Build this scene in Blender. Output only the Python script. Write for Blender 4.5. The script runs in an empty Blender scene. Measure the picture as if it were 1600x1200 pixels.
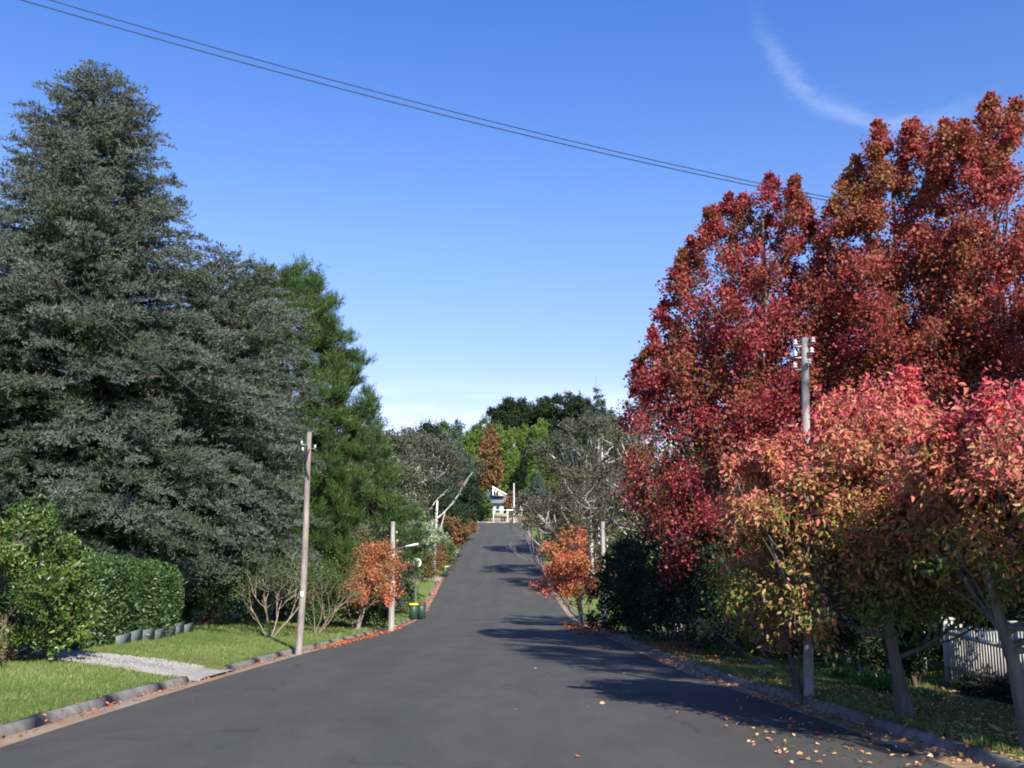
import bpy, math
import numpy as np
from mathutils import Vector
SC = bpy.context.scene
COL = SC.collection
R = math.radians
# ------------------------------------------------------------ camera
EYE = 1.6
TH = math.atan(235/1500); STH, CTH = math.sin(TH), math.cos(TH)
cd = bpy.data.cameras.new('camera'); cam = bpy.data.objects.new('camera', cd); COL.objects.link(cam)
cam.location = (0, 0, EYE); cam.rotation_euler = (R(90)+TH, 0, 0)
cd.sensor_width = 36; cd.lens = 36*1500/1600; cd.clip_start = .05; cd.clip_end = 9000
SC.camera = cam
# ------------------------------------------------------------ exposure, sun and sky
SC.view_settings.view_transform = 'Standard'; SC.view_settings.look = 'None'
SC.view_settings.gamma = 1; SC.view_settings.exposure = 0.95
SC.cycles.max_bounces = 6; SC.cycles.diffuse_bounces = 3; SC.cycles.transmission_bounces = 3
SC.cycles.glossy_bounces = 2; SC.cycles.filter_width = 1.9
SUN_EL, SUN_AZ = R(37), R(157)
sdir = Vector((math.sin(SUN_AZ)*math.cos(SUN_EL), math.cos(SUN_AZ)*math.cos(SUN_EL), math.sin(SUN_EL)))
sl = bpy.data.lights.new('sun', 'SUN'); sl.energy = 5.0; sl.angle = R(.5); sl.color = (1, .95, .87)
so = bpy.data.objects.new('sun', sl); COL.objects.link(so); so.rotation_euler = sdir.to_track_quat('Z', 'Y').to_euler()
so.location = (20, -40, 60)
W = bpy.data.worlds.new('World'); SC.world = W; W.use_nodes = True
nt = W.node_tree; N, LK = nt.nodes, nt.links
bg = N['Background']; bg.inputs['Strength'].default_value = .1
sky = N.new('ShaderNodeTexSky'); sky.sky_type = 'NISHITA'; sky.sun_disc = False
sky.sun_elevation = SUN_EL; sky.sun_rotation = SUN_AZ; sky.altitude = 900; sky.air_density = 1.0; sky.dust_density = .3; sky.ozone_density = 3.0
def mth(op, a, b=None, c=None, tree=None):
    t = tree or nt
    n = t.nodes.new('ShaderNodeMath'); n.operation = op
    for i, v in enumerate((a, b, c)):
        if v is None: continue
        if isinstance(v, (int, float)): n.inputs[i].default_value = v
        else: t.links.new(v, n.inputs[i])
    return n.outputs[0]
tc = N.new('ShaderNodeTexCoord'); sx = N.new('ShaderNodeSeparateXYZ'); LK.new(tc.outputs['Generated'], sx.inputs[0])
yy = mth('MAXIMUM', sx.outputs[1], .05)
u = mth('DIVIDE', sx.outputs[0], yy); v = mth('DIVIDE', sx.outputs[2], yy)
# cirrus wisp: an arc in the eastern sky
du = mth('SUBTRACT', u, .43); dv = mth('SUBTRACT', v, .60)
nz = N.new('ShaderNodeTexNoise'); nz.inputs['Scale'].default_value = 12; nz.inputs['Detail'].default_value = 6; nz.inputs['Roughness'].default_value = .65
mp = N.new('ShaderNodeMapping'); mp.inputs['Scale'].default_value = (1, 1, 3.2); mp.inputs['Rotation'].default_value = (0, R(35), 0)
LK.new(tc.outputs['Generated'], mp.inputs[0]); LK.new(mp.outputs[0], nz.inputs['Vector'])
rad = mth('SQRT', mth('ADD', mth('MULTIPLY', du, du), mth('MULTIPLY', dv, dv)))
rad = mth('ADD', rad, mth('MULTIPLY', mth('SUBTRACT', nz.outputs[0], .5), .045))
ang = mth('ARCTAN2', dv, du)
off = mth('DIVIDE', mth('SUBTRACT', rad, .155), .0095)
band = mth('EXPONENT', mth('MULTIPLY', mth('MULTIPLY', off, off), -1))
lim = mth('EXPONENT', mth('MULTIPLY', mth('POWER', mth('ABSOLUTE', mth('DIVIDE', mth('ADD', ang, 1.98), .86)), 4), -1))
w1 = mth('MULTIPLY', mth('MULTIPLY', band, lim), mth('MULTIPLY', mth('POWER', nz.outputs[0], 1.3), .36))
# low cloud bank near the horizon
nz2 = N.new('ShaderNodeTexNoise'); nz2.inputs['Scale'].default_value = 7; nz2.inputs['Detail'].default_value = 5
mp2 = N.new('ShaderNodeMapping'); mp2.inputs['Scale'].default_value = (1, 1, 7); LK.new(tc.outputs['Generated'], mp2.inputs[0]); LK.new(mp2.outputs[0], nz2.inputs['Vector'])
lv = mth('DIVIDE', mth('SUBTRACT', v, .125), .022)
low = mth('EXPONENT', mth('MULTIPLY', mth('MULTIPLY', lv, lv), -1))
nn = N.new('ShaderNodeMapRange'); LK.new(nz2.outputs[0], nn.inputs[0]); nn.inputs[1].default_value = .42; nn.inputs[2].default_value = .62
w2 = mth('MULTIPLY', mth('MULTIPLY', low, nn.outputs[0]), .55)
hs = N.new('ShaderNodeHueSaturation'); hs.inputs['Saturation'].default_value = 1.08; hs.inputs['Value'].default_value = 1.0
tint = N.new('ShaderNodeMix'); tint.data_type = 'RGBA'; tint.blend_type = 'MULTIPLY'; tint.inputs[0].default_value = 1
LK.new(sky.outputs[0], tint.inputs[6]); 
tr_ = N.new('ShaderNodeValToRGB'); LK.new(sx.outputs[2], tr_.inputs[0]); e_ = tr_.color_ramp.elements; e_.new(.5)
for q_, (p_, c_) in enumerate(((.08, (.87, .66, .78)), (.30, (.82, .78, .90)), (.56, (.58, .72, 1.06)))): e_[q_].position = p_; e_[q_].color = (*c_, 1)
vm = N.new('ShaderNodeVectorMath'); vm.operation = 'SCALE'; LK.new(tr_.outputs[0], vm.inputs[0]); vm.inputs['Scale'].default_value = 1.3; LK.new(vm.outputs[0], tint.inputs[7]); LK.new(tint.outputs[2], hs.inputs['Color'])
cm = N.new('ShaderNodeMix'); cm.data_type = 'RGBA'; LK.new(mth('MINIMUM', mth('ADD', w1, w2), 1), cm.inputs[0]); LK.new(hs.outputs[0], cm.inputs[6]); cm.inputs[7].default_value = (6.0, 6.6, 7.6, 1)
LK.new(cm.outputs[2], bg.inputs[0])

# ------------------------------------------------------------ helpers
def ray(px, py):
    xc = (px-800)/1500; yc = (600-py)/1500; k = CTH-yc*STH
    return xc/k, (STH+yc*CTH)/k
_d = np.array([-60, -20, 0, 10.7, 15.4, 19.1, 23.4, 28.7, 34.6, 45.8, 56.8, 62, 66.8, 77.9, 87.4, 106.1, 124.9, 145.8, 171, 180, 200, 225, 250, 290, 330, 380, 500, 900, 4000])
_z = np.array([2.2, 1.0, 0.0, -.63, -.92, -1.18, -1.45, -1.77, -2.14, -2.84, -3.43, -3.62, -3.66, -3.22, -2.62, -1.45, -.25, 1.2, 3.3, 3.75, 4.9, 7, 11, 17, 21, 20, 8, 0, -20])
_cd = np.array([-60, 0, 10.7, 15.4, 19.1, 23.4, 28.7, 34.6, 45.8, 56.8, 66.8, 77.9, 87.4, 106.1, 124.9, 145.8, 173, 4000])
_cx = np.array([.4, -.3, -.64, -.88, -1.03, -1.12, -1.12, -1.03, -.9, -.98, -1.12, -1.35, -1.54, -1.81, -2.01, -2.18, -2.3, -2.3])
_g = np.linspace(-60, 600, 1321)
def _sm(a, w):
    k = np.hanning(w); k /= k.sum(); p = w//2
    return np.convolve(np.pad(a, p, mode='reflect', reflect_type='odd'), k, 'valid')
_gz = _sm(np.interp(_g, _d, _z), 21); _gc = _sm(np.interp(_g, _cd, _cx), 31)
def zr(y):
    y = np.asarray(y, float); return np.where(y < 600, np.interp(y, _g, _gz), np.interp(y, _d, _z))
def cx(y): return np.interp(y, _g, _gc)
DRV = ((-1, 20.35, 1.45), (-1, 51, 1.4), (-1, 90, 2), (1, 40.2, 1.8))
HALF, GUT, KERB, KH = 4.8, 5.12, 5.27, .105
def road_z(s, y): return zr(y)+.07*(1-(np.asarray(s)/HALF)**2)
def ground(x, y):
    x = np.asarray(x, float); y = np.asarray(y, float)
    s = x-cx(y); a = np.abs(s)-KERB
    f = np.clip((165-y)/15, 0, 1)
    a0 = np.clip(a, 0, None); left = .085*np.clip(a0, 0, 9)+.01*np.clip(a0-9, 0, 60)
    right = -.02*np.clip(a, 0, 4)
    rise = np.where(s < 0, left, right)*f
    dr = np.zeros_like(s)
    for sg_, yd_, hw_ in DRV: dr = np.maximum(dr, np.where(np.sign(s) == sg_, 1, 0)*np.clip((hw_+.5-np.abs(y-yd_))/.5, 0, 1)*np.clip(1-a/1.3, 0, 1))
    bump = .04*np.sin(x*1.3+y*.5)*np.sin(y*.7-x*.4)*np.clip(a/2, 0, 1)*np.where(y < 400, 1, 0)
    hump = 3*np.exp(-((x-45)/50)**2)*np.clip((y-190)/80, 0, 1)*np.clip((600-y)/200, 0, 1)
    return zr(y)+KH-.01-(KH-.02)*dr+rise+bump+hump
def surf(x, y):
    s = np.asarray(x)-cx(y); a = np.abs(s)
    return np.where(a < HALF, road_z(s, y), np.where(a < GUT, zr(y), np.where(a < KERB, zr(y)+KH, ground(x, y))))
def G(px, d, py=835):
    x = ray(px, py)[0]*d
    return float(x), float(d), float(ground(x, d))
def ZP(py, d, px=800): return EYE+ray(px, py)[1]*d
def mpx(w, d): return w/1500*d*CTH

def tag(o, label=None, cat=None, group=None, kind=None):
    if label: o['label'] = label
    if cat: o['category'] = cat
    if group: o['group'] = group
    if kind: o['kind'] = kind
    return o
def empty(name, loc, label, cat, group=None, rz=0):
    o = bpy.data.objects.new(name, None); COL.objects.link(o); o.location = loc; o.rotation_euler = (0, 0, rz); o.empty_display_size = .3
    return tag(o, label, cat, group)
class MB:
    def __init__(s): s.v = []; s.f = []; s.m = []; s.c = []; s.n = 0
    def add(s, v, f, mi=0, col=None):
        v = np.asarray(v, float).reshape(-1, 3); f = np.asarray(f, int)
        if len(v) == 0 or len(f) == 0: return s
        s.v.append(v); s.f.append(f+s.n); s.m.append(np.full(len(f), mi)); s.n += len(v)
        s.c.append(np.full((len(v), 3), .5) if col is None else np.asarray(col, float)); return s
    def box(s, cx_, cy, cz, sx_, sy, sz, mi=0, rz=0, taper=1, bev=0):
        b = min(bev, sx_/3, sy/3, sz/3)
        def ring(z, k, ins):
            hx, hy = sx_/2*k-ins, sy/2*k-ins
            return [(-hx, -hy, z), (hx, -hy, z), (hx, hy, z), (-hx, hy, z)]
        rows = [ring(-sz/2, taper, b), ring(sz/2, 1, b)] if not b else [ring(-sz/2, taper, b), ring(-sz/2+b, taper, 0), ring(sz/2-b, 1, 0), ring(sz/2, 1, b)]
        v = np.array(sum(rows, [])); c, q = math.cos(rz), math.sin(rz)
        v = np.stack([v[:, 0]*c-v[:, 1]*q+cx_, v[:, 0]*q+v[:, 1]*c+cy, v[:, 2]+cz], 1)
        f = [(3, 2, 1, 0)]
        for r in range(len(rows)-1):
            for i in range(4): f.append((r*4+i, r*4+(i+1) % 4, r*4+4+(i+1) % 4, r*4+4+i))
        k = (len(rows)-1)*4; f.append((k, k+1, k+2, k+3))
        return s.add(v, f, mi)
    def tubes(s, P, Rr, sides=5, mi=0, cap=False):
        P = np.asarray(P, float); Rr = np.asarray(Rr, float)
        if P.ndim == 2: P = P[None]; Rr = Rr[None]
        K, n, _ = P.shape
        if K == 0: return s
        t = np.gradient(P, axis=1); t /= np.linalg.norm(t, axis=2, keepdims=True)+1e-9
        ref = np.where(np.abs(t[:, :1, 2:3]) > .8, np.array([1., .13, 0]), np.array([0, 0, 1.]))
        a = np.cross(t, np.broadcast_to(ref, t.shape)); a /= np.linalg.norm(a, axis=2, keepdims=True)+1e-9
        b = np.cross(t, a)
        th = np.arange(sides)/sides*2*np.pi
        V = P[:, :, None]+Rr[:, :, None, None]*(a[:, :, None]*np.cos(th)[:, None]+b[:, :, None]*np.sin(th)[:, None])
        idx = np.arange(K*n*sides).reshape(K, n, sides)
        i0 = idx[:, :-1]; i1 = idx[:, 1:]
        F = np.stack([i0, np.roll(i0, -1, 2), np.roll(i1, -1, 2), i1], -1).reshape(-1, 4)
        s.add(V.reshape(-1, 3), F, mi)
        if cap:
            for k in range(K):
                for e in (0, n-1):
                    ring = V[k, e]; c = ring.mean(0)
                    s.add(np.vstack([ring, c]), [(i, (i+1) % sides, sides, sides) for i in range(sides)], mi)
        return s
    def lathe(s, prof, c=(0, 0, 0), sides=16, mi=0):
        n = len(prof); th = np.arange(sides)/sides*2*np.pi
        v = np.array([[r*math.cos(a)+c[0], r*math.sin(a)+c[1], z+c[2]] for r, z in prof for a in th])
        f = [(i*sides+j, i*sides+(j+1) % sides, (i+1)*sides+(j+1) % sides, (i+1)*sides+j) for i in range(n-1) for j in range(sides)]
        return s.add(v, f, mi)
    def build(s, name, mats, parent=None, smooth=False, attr=False, loc=None):
        me = bpy.data.meshes.new(name)
        V = np.concatenate(s.v).astype(np.float32); F = np.concatenate(s.f); M = np.concatenate(s.m)
        if loc is not None: V = V-np.asarray(loc, np.float32)
        tri = F[:, 3] == F[:, 2]
        tot = np.where(tri, 3, 4).astype(np.int32)
        st = np.concatenate([[0], np.cumsum(tot)[:-1]]).astype(np.int32)
        mask = np.ones(F.shape, bool); mask[tri, 3] = False
        li = F[mask].astype(np.int32)
        me.vertices.add(len(V)); me.vertices.foreach_set('co', V.ravel())
        me.loops.add(len(li)); me.loops.foreach_set('vertex_index', li)
        me.polygons.add(len(F)); me.polygons.foreach_set('loop_start', st); me.polygons.foreach_set('loop_total', tot)
        me.polygons.foreach_set('material_index', M.astype(np.int32))
        if smooth: me.polygons.foreach_set('use_smooth', np.ones(len(F), bool))
        if attr:
            ca = me.color_attributes.new('rnd', 'FLOAT_COLOR', 'POINT')
            C = np.concatenate(s.c); ca.data.foreach_set('color', np.hstack([C, np.ones((len(C), 1))]).astype(np.float32).ravel())
        for m in (mats if isinstance(mats, (list, tuple)) else [mats]): me.materials.append(m)
        me.update(); me.validate()
        o = bpy.data.objects.new(name, me); COL.objects.link(o)
        if parent: o.parent = parent
        if loc is not None: o.location = loc
        return o
# ------------------------------------------------------------ materials
def mat(name):
    m = bpy.data.materials.new(name); m.use_nodes = True
    return m, m.node_tree, m.node_tree.nodes['Principled BSDF']
def ramp(t, fac, stops):
    r = t.nodes.new('ShaderNodeValToRGB'); e = r.color_ramp.elements
    while len(e) < len(stops): e.new(.5)
    for i, (p, c) in enumerate(stops): e[i].position = p; e[i].color = (*c, 1)
    t.links.new(fac, r.inputs[0]); return r.outputs[0]
def noise(t, scale, detail=5, rough=.6, stretch=None, coord='Object'):
    c = t.nodes.new('ShaderNodeTexCoord'); n = t.nodes.new('ShaderNodeTexNoise'); o = c.outputs[coord]
    if stretch:
        m = t.nodes.new('ShaderNodeMapping'); m.inputs['Scale'].default_value = stretch; t.links.new(o, m.inputs[0]); o = m.outputs[0]
    t.links.new(o, n.inputs['Vector']); n.inputs['Scale'].default_value = scale; n.inputs['Detail'].default_value = detail; n.inputs['Roughness'].default_value = rough
    return n.outputs[0]
def bump(t, p, h, strength=.3, dist=.02):
    b = t.nodes.new('ShaderNodeBump'); b.inputs['Strength'].default_value = strength; b.inputs['Distance'].default_value = dist
    t.links.new(h, b.inputs['Height']); t.links.new(b.outputs[0], p.inputs['Normal'])
def solid(name, c, rough=.7, var=.15, scale=8, metal=0, stretch=None, bmp=0):
    m, t, p = mat(name)
    n = noise(t, scale, stretch=stretch)
    t.links.new(ramp(t, n, [(.3, tuple(x*(1-var) for x in c)), (.7, tuple(min(1, x*(1+var)) for x in c))]), p.inputs['Base Color'])
    p.inputs['Roughness'].default_value = rough; p.inputs['Metallic'].default_value = metal
    if bmp: bump(t, p, n, bmp)
    return m
def leafm(name, stops, w=(.5, .4, 0), offs=0, rough=.5, spec=.4, trans=.3):
    m, t, p = mat(name)
    a = t.nodes.new('ShaderNodeAttribute'); a.attribute_name = 'rnd'
    s = t.nodes.new('ShaderNodeSeparateColor'); t.links.new(a.outputs['Color'], s.inputs[0])
    f = offs
    for k in range(3):
        if w[k]: f = mth('ADD', mth('MULTIPLY', s.outputs[k], w[k], tree=t), f, tree=t)
    col = ramp(t, f, [(q, tuple(x*1.02 for x in c)) for q, c in stops])
    t.links.new(col, p.inputs['Base Color']); p.inputs['Roughness'].default_value = rough
    p.inputs['Specular IOR Level'].default_value = spec
    tr = t.nodes.new('ShaderNodeBsdfTranslucent'); t.links.new(col, tr.inputs[0])
    mx = t.nodes.new('ShaderNodeMixShader'); mx.inputs[0].default_value = trans
    t.links.new(p.outputs[0], mx.inputs[1]); t.links.new(tr.outputs[0], mx.inputs[2])
    t.links.new(mx.outputs[0], t.nodes['Material Output'].inputs[0]); return m
def barkm(name, a, b, scale=5, bmp=.6):
    m, t, p = mat(name); n = noise(t, scale, 6, .7, (1, 1, .22))
    t.links.new(ramp(t, n, [(.32, a), (.68, b)]), p.inputs['Base Color']); p.inputs['Roughness'].default_value = .9
    bump(t, p, n, bmp, .03); return m
M_BARK = barkm('bark_brown', (.045, .03, .02), (.16, .12, .09))
M_BARKG = barkm('bark_grey', (.10, .085, .07), (.30, .26, .22))
M_BARKD = barkm('bark_cherry', (.06, .05, .042), (.20, .165, .145))
M_GUM = barkm('bark_gum', (.30, .26, .23), (.66, .62, .57), 3, .2)
M_TWIG = barkm('bark_twig', (.14, .10, .075), (.36, .29, .23), 3, .2)
M_POLE = barkm('pole_timber', (.14, .11, .09), (.33, .285, .245), 7, .5)
M_POLEG = barkm('pole_grey_timber', (.20, .18, .16), (.42, .39, .36), 7, .4)
M_POLEW = barkm('pole_pale_timber', (.40, .385, .37), (.60, .58, .56), 7, .2)
M_FENCE = solid('fence_paint', (.44, .42, .35), .6, .18, 5)
M_WHITE = solid('white_paint', (.72, .72, .69), .5, .08, 6)
M_METAL = solid('galvanised_metal', (.32, .32, .33), .45, .1, 20, .7)
M_WIRE = solid('cable_black', (.012, .012, .014), .6)
M_PORC = solid('porcelain', (.62, .62, .62), .2, .03)
M_LEAF = {
 'cedar': leafm('needles_blue_grey', [(0, (.062, .072, .036)), (.3, (.078, .092, .060)), (.55, (.10, .122, .098)), (1, (.145, .175, .155))], (.35, .65, 0), -.03, .55, .15, .15),
 'pine': leafm('needles_green', [(0, (.025, .055, .014)), (.5, (.045, .092, .02)), (1, (.09, .145, .032))], (.5, .5, 0), 0, .45, .3, .25),
 'red': leafm('leaves_liquidambar', [(0, (.05, .08, .02)), (.16, (.20, .10, .03)), (.35, (.27, .075, .045)), (.6, (.27, .035, .04)), (.88, (.40, .05, .075)), (1, (.46, .13, .12))], (.5, .5, 0), 0, .5, .25, .32),
 'redbrown': leafm('leaves_liquidambar_brick', [(0, (.12, .13, .03)), (.15, (.27, .14, .05)), (.4, (.29, .085, .05)), (.7, (.33, .048, .05)), (.92, (.40, .08, .075)), (1, (.46, .20, .13))], (.5, .5, 0), 0, .5, .25, .34),
 'cherry': leafm('leaves_cherry', [(0, (.07, .13, .02)), (.2, (.20, .21, .04)), (.38, (.42, .23, .08)), (.54, (.50, .19, .11)), (.72, (.56, .15, .12)), (.9, (.66, .10, .13)), (1, (.68, .08, .11))], (.46, .30, .76), -.32, .42, .35, .35),
 'orange': leafm('leaves_orange', [(0, (.18, .16, .05)), (.3, (.46, .20, .07)), (.6, (.54, .15, .07)), (1, (.55, .08, .06))], (.4, .6, 0), 0, .45, .4, .35),
 'rust': leafm('leaves_rust', [(0, (.06, .075, .03)), (.4, (.16, .11, .04)), (.75, (.27, .12, .055)), (1, (.26, .08, .05))], (.4, .6, 0), 0, .5, .3, .3),
 'gum': leafm('leaves_gum', [(0, (.04, .043, .024)), (.5, (.07, .074, .04)), (1, (.12, .12, .07))], (.5, .5, 0), 0, .5, .3, .15),
 'gumbrown': leafm('leaves_gum_brown', [(0, (.05, .04, .024)), (.5, (.085, .073, .042)), (1, (.13, .11, .065))], (.5, .5, 0), 0, .5, .3, .15),
 'laurel': leafm('leaves_laurel', [(0, (.03, .055, .012)), (.5, (.062, .115, .02)), (1, (.16, .22, .045))], (.5, .5, 0), 0, .35, .45, .22),
 'camellia': leafm('leaves_hedge', [(0, (.02, .045, .014)), (.5, (.04, .085, .022)), (1, (.09, .15, .035))], (.5, .5, 0), 0, .36, .42, .18),
 'dark': leafm('leaves_evergreen_shade_darkened', [(0, (.010, .018, .008)), (.5, (.018, .032, .012)), (1, (.035, .055, .019))], (.5, .5, 0), 0, .5, .2, .06),  # deep evergreen tones, darkened further to stand in for shade under the trees
 'mid': leafm('leaves_mid_green', [(0, (.03, .055, .015)), (.5, (.055, .095, .022)), (1, (.10, .15, .035))], (.5, .5, 0), 0, .45, .35, .2),
 'cypress': leafm('leaves_cypress_lime', [(0, (.07, .115, .018)), (.5, (.11, .18, .028)), (1, (.17, .24, .045))], (.5, .5, 0), 0, .5, .3, .15),
 'spruce': leafm('needles_spruce', [(0, (.03, .05, .04)), (.5, (.05, .08, .06)), (1, (.08, .11, .085))], (.5, .5, 0), 0, .5, .3, .1),
 'varieg': leafm('leaves_variegated', [(0, (.14, .18, .10)), (.5, (.26, .32, .17)), (1, (.42, .47, .30))], (.5, .5, 0), 0, .4, .4, .2),
 'dry': leafm('leaves_dry_olive', [(0, (.07, .06, .035)), (.5, (.12, .12, .05)), (1, (.20, .17, .09))], (.5, .5, 0), 0, .5, .3, .2),
 'agap': leafm('leaves_strap', [(0, (.03, .09, .02)), (.5, (.06, .17, .03)), (1, (.12, .26, .05))], (.6, .4, 0), 0, .3, .5, .25),
 'grass': leafm('grass_blades', [(0, (.075, .11, .028)), (.5, (.14, .19, .05)), (.85, (.22, .27, .09)), (1, (.36, .33, .16))], (.5, .5, 0), 0, .6, .2, .3),
 'litter': leafm('leaves_fallen', [(0, (.16, .08, .04)), (.3, (.34, .16, .07)), (.55, (.5, .26, .12)), (.75, (.62, .42, .13)), (.9, (.62, .50, .30)), (1, (.55, .06, .05))], (1, 0, 0), 0, .5, .3, .1),
 'litterred': leafm('leaves_fallen_red', [(0, (.14, .06, .03)), (.4, (.36, .12, .05)), (.75, (.5, .18, .07)), (1, (.5, .07, .05))], (1, 0, 0), 0, .5, .3, .1),
}
# ------------------------------------------------------------ leaves
def unit(a): return a/(np.linalg.norm(a, axis=-1, keepdims=True)+1e-9)
def rdir(r, n): return unit(r.normal(size=(n, 3)))
def leaves(mb, r, C, D, L, Wd, col, shape='leaf', fold=.25, bend=0., Nn=None, mi=0):
    """C leaf base, D direction, L length, Wd width."""
    n = len(C); D = unit(D)
    S = unit(np.cross(D, rdir(r, n) if Nn is None else Nn)); U = np.cross(S, D)
    L = np.broadcast_to(L, (n,))[:, None]; Wd = np.broadcast_to(Wd, (n,))[:, None]
    if shape == 'blade':
        v = np.stack([C-S*Wd*.5, C+S*Wd*.5, C+D*L+S*Wd*.18, C+D*L-S*Wd*.18], 1); k = 4; f = [(0, 1, 2, 3)]
    elif shape == 'diamond':
        m = C+D*L*.45
        v = np.stack([C, m+S*Wd*.5+U*Wd*fold, C+D*L-U*L*bend, m-S*Wd*.5+U*Wd*fold], 1); k = 4; f = [(0, 1, 2, 2), (0, 2, 3, 3)]
    else:
        v = np.stack([C, C+D*L*.3+S*Wd*.5+U*Wd*fold, C+D*L*.68+S*Wd*.36+U*(Wd*fold*.7-L*bend*.4), C+D*L-U*L*bend,
                      C+D*L*.68-S*Wd*.36+U*(Wd*fold*.7-L*bend*.4), C+D*L*.3-S*Wd*.5+U*Wd*fold], 1); k = 6; f = [(0, 1, 2, 3), (0, 3, 4, 5)]
    F = (np.array(f)[None]+(np.arange(n)*k)[:, None, None]).reshape(-1, 4)
    mb.add(v.reshape(-1, 3), F, mi, np.repeat(col, k, 0))
def prof_r(prof, t):
    p = np.array(prof); return np.interp(t, p[:, 0], p[:, 1])
def seed(*a): return np.random.default_rng(abs(hash(tuple(round(float(q)*100) for q in a))) % (2**31))
def make_blobs(r, M, z0, z1, prof, rad, shell=.5, cen=(0, 0), lump=.15, size=(.75, 1.2)):
    tt = r.random(M*14); rr = prof_r(prof, tt); keep = r.random(M*14) < (rr/rr.max())**1.3+.02
    t = tt[keep][:M]; M = len(t)
    a = r.random(M)*2*np.pi; k = np.sqrt(r.uniform(shell**2, 1, M))
    ph = r.random(4)*6.28
    lf = 1+lump*(np.sin(2*a+ph[0]+4*t)+.7*np.sin(3*a+ph[1]-6*t)+.6*np.sin(9*t+ph[2]+a))
    R_ = prof_r(prof, t)*rad*k*lf
    C = np.stack([cen[0]+R_*np.cos(a), cen[1]+R_*np.sin(a), z0+t*(z1-z0)], 1)
    return C, r.uniform(size[0], size[1], M)
def tree(name, label, cat, loc, top, leaf, bark, crown_base, prof, rad, nblob, brad, leafsize, ntwig=14, nleaf=9,
         group=None, trunk_r=.16, lean=(0, 0), cen=(0, 0), shape='diamond', shell=.5, lump=.15, brz=1., upb=.2, jit=.12, axis=(.8, .8, 0.),
         limb_r=.04, twigs=.35, sd=0, trunk_top=.85, fold=.25, bend=0., asc=.6, nostem=False, stems=1, wd=.6, extra=None, tc=None, size=(.75, 1.2)):
    """loc = base point; top and crown_base are absolute heights."""
    r = seed(loc[0], loc[1], top, sd)
    z0 = crown_base-loc[2]; z1 = top-loc[2]
    root = empty(name, loc, label, cat, group)
    B, bs = make_blobs(r, nblob, z0+brad*brz*.5, z1-brad*brz*.6, prof, max(.1, rad-brad*.6), shell, cen, lump, size)
    if name == 'liquidambar_tree': bs = bs*(1-.5*np.clip((B[:, 2]-z0)/(z1-z0), 0, 1)**2)
    if extra is not None:
        E_ = np.asarray(extra, float).reshape(-1, 4); B = np.vstack([B, E_[:, :3]]); bs = np.concatenate([bs, E_[:, 3]])
    B[:, :2] += np.array(lean)*np.clip(B[:, 2:3]/z1, 0, 1)**1.3
    M = len(B)
    tm = MB()
    zt = z1*trunk_top; nT = 9; h = np.linspace(0, 1, nT)
    wob = r.normal(size=(nT, 2))*.025*z1*h[:, None]*(1-h[:, None]); wob = np.cumsum(wob, 0)*.5
    TP = np.stack([lean[0]*h**1.3+cen[0]*h+wob[:, 0], lean[1]*h**1.3+cen[1]*h+wob[:, 1], h*zt-.05], 1)
    if tc is not None: TP[:, 0] += (tc[0]-lean[0]-cen[0])*h; TP[:, 1] += (tc[1]-lean[1]-cen[1])*h
    TR = trunk_r*(1-.82*h)+trunk_r*.35*np.exp(-h*14)
    if not nostem: tm.tubes(TP, TR, 9)
    for k in range(stems-1):
        a = k/max(1, stems-1)*6.28+r.random(); q = r.uniform(.12, .3)*zt
        P = np.stack([q*np.cos(a)*h**.8+.06*math.cos(a), q*np.sin(a)*h**.8+.06*math.sin(a), h*zt*r.uniform(.6, .9)-.05], 1)+np.cumsum(r.normal(size=(nT, 3))*.02, 0)*h[:, None]
        tm.tubes(P, TR*.75, 7)
    # limbs from the trunk to each clump
    dxy = np.linalg.norm(B[:, :2]-TP[-1, :2]*0-np.array(cen)*.5, axis=1)
    za = np.clip(B[:, 2]-asc*dxy, min(z0*.75, zt*.8), zt*.97)
    ht = za/zt
    A = np.stack([np.interp(ht, h, TP[:, 0]), np.interp(ht, h, TP[:, 1]), za-.05], 1)
    Ra = np.interp(ht, h, TR)
    K = int(min(M, max(4, 1.25*math.sqrt(M)))); ci = r.permutation(M)[:K]
    cl_ = np.argmin(np.linalg.norm((B[:, None]-B[ci][None])*np.array([1, 1, .7]), axis=2), 1)
    def path(A_, B_, n, w, sag):
        u_ = np.linspace(0, 1, n)[None, :, None]; l_ = np.linalg.norm(B_-A_, axis=1)[:, None, None]
        s1 = rdir(r, len(A_))[:, None]; s2 = rdir(r, len(A_))[:, None]
        return A_[:, None]*(1-u_)+B_[:, None]*u_+l_*w*(s1*np.sin(u_*np.pi)+.5*s2*np.sin(u_*2*np.pi))-np.array([0, 0, 1])*(np.sin(u_*np.pi)*sag*l_)
    MP = path(A[ci], B[ci]*.92+A[ci]*.08, 9, .09, .10)
    tm.tubes(MP, np.minimum(limb_r*1.5, Ra[ci]*.7)[:, None]*(1-.8*np.linspace(0, 1, 9)[None])+.004, 6)
    fi = r.integers(2, 7, M); S0 = MP[cl_, fi]; low_ = S0[:, 2] > B[:, 2]+.3*brad; S0[low_] = MP[cl_[low_], 2]
    SP = path(S0, B, 6, .10, .03)
    tm.tubes(SP, limb_r*.55*(1-.75*np.linspace(0, 1, 6)[None])*np.ones((M, 1))+.003, 4)
    # twigs and leaves
    ntot = M*ntwig
    Bt = np.repeat(B, ntwig, 0); bi = np.repeat(np.arange(M), ntwig)
    dv_ = rdir(r, ntot)+np.array([0, 0, upb]); out = unit(Bt-np.array([cen[0], cen[1], z0]))
    dv_ = unit(dv_+out*.45)
    ln = brad*np.repeat(bs, ntwig)*r.uniform(.55, 1.25, ntot)
    tip = Bt+dv_*ln[:, None]*np.array([1, 1, brz])
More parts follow.
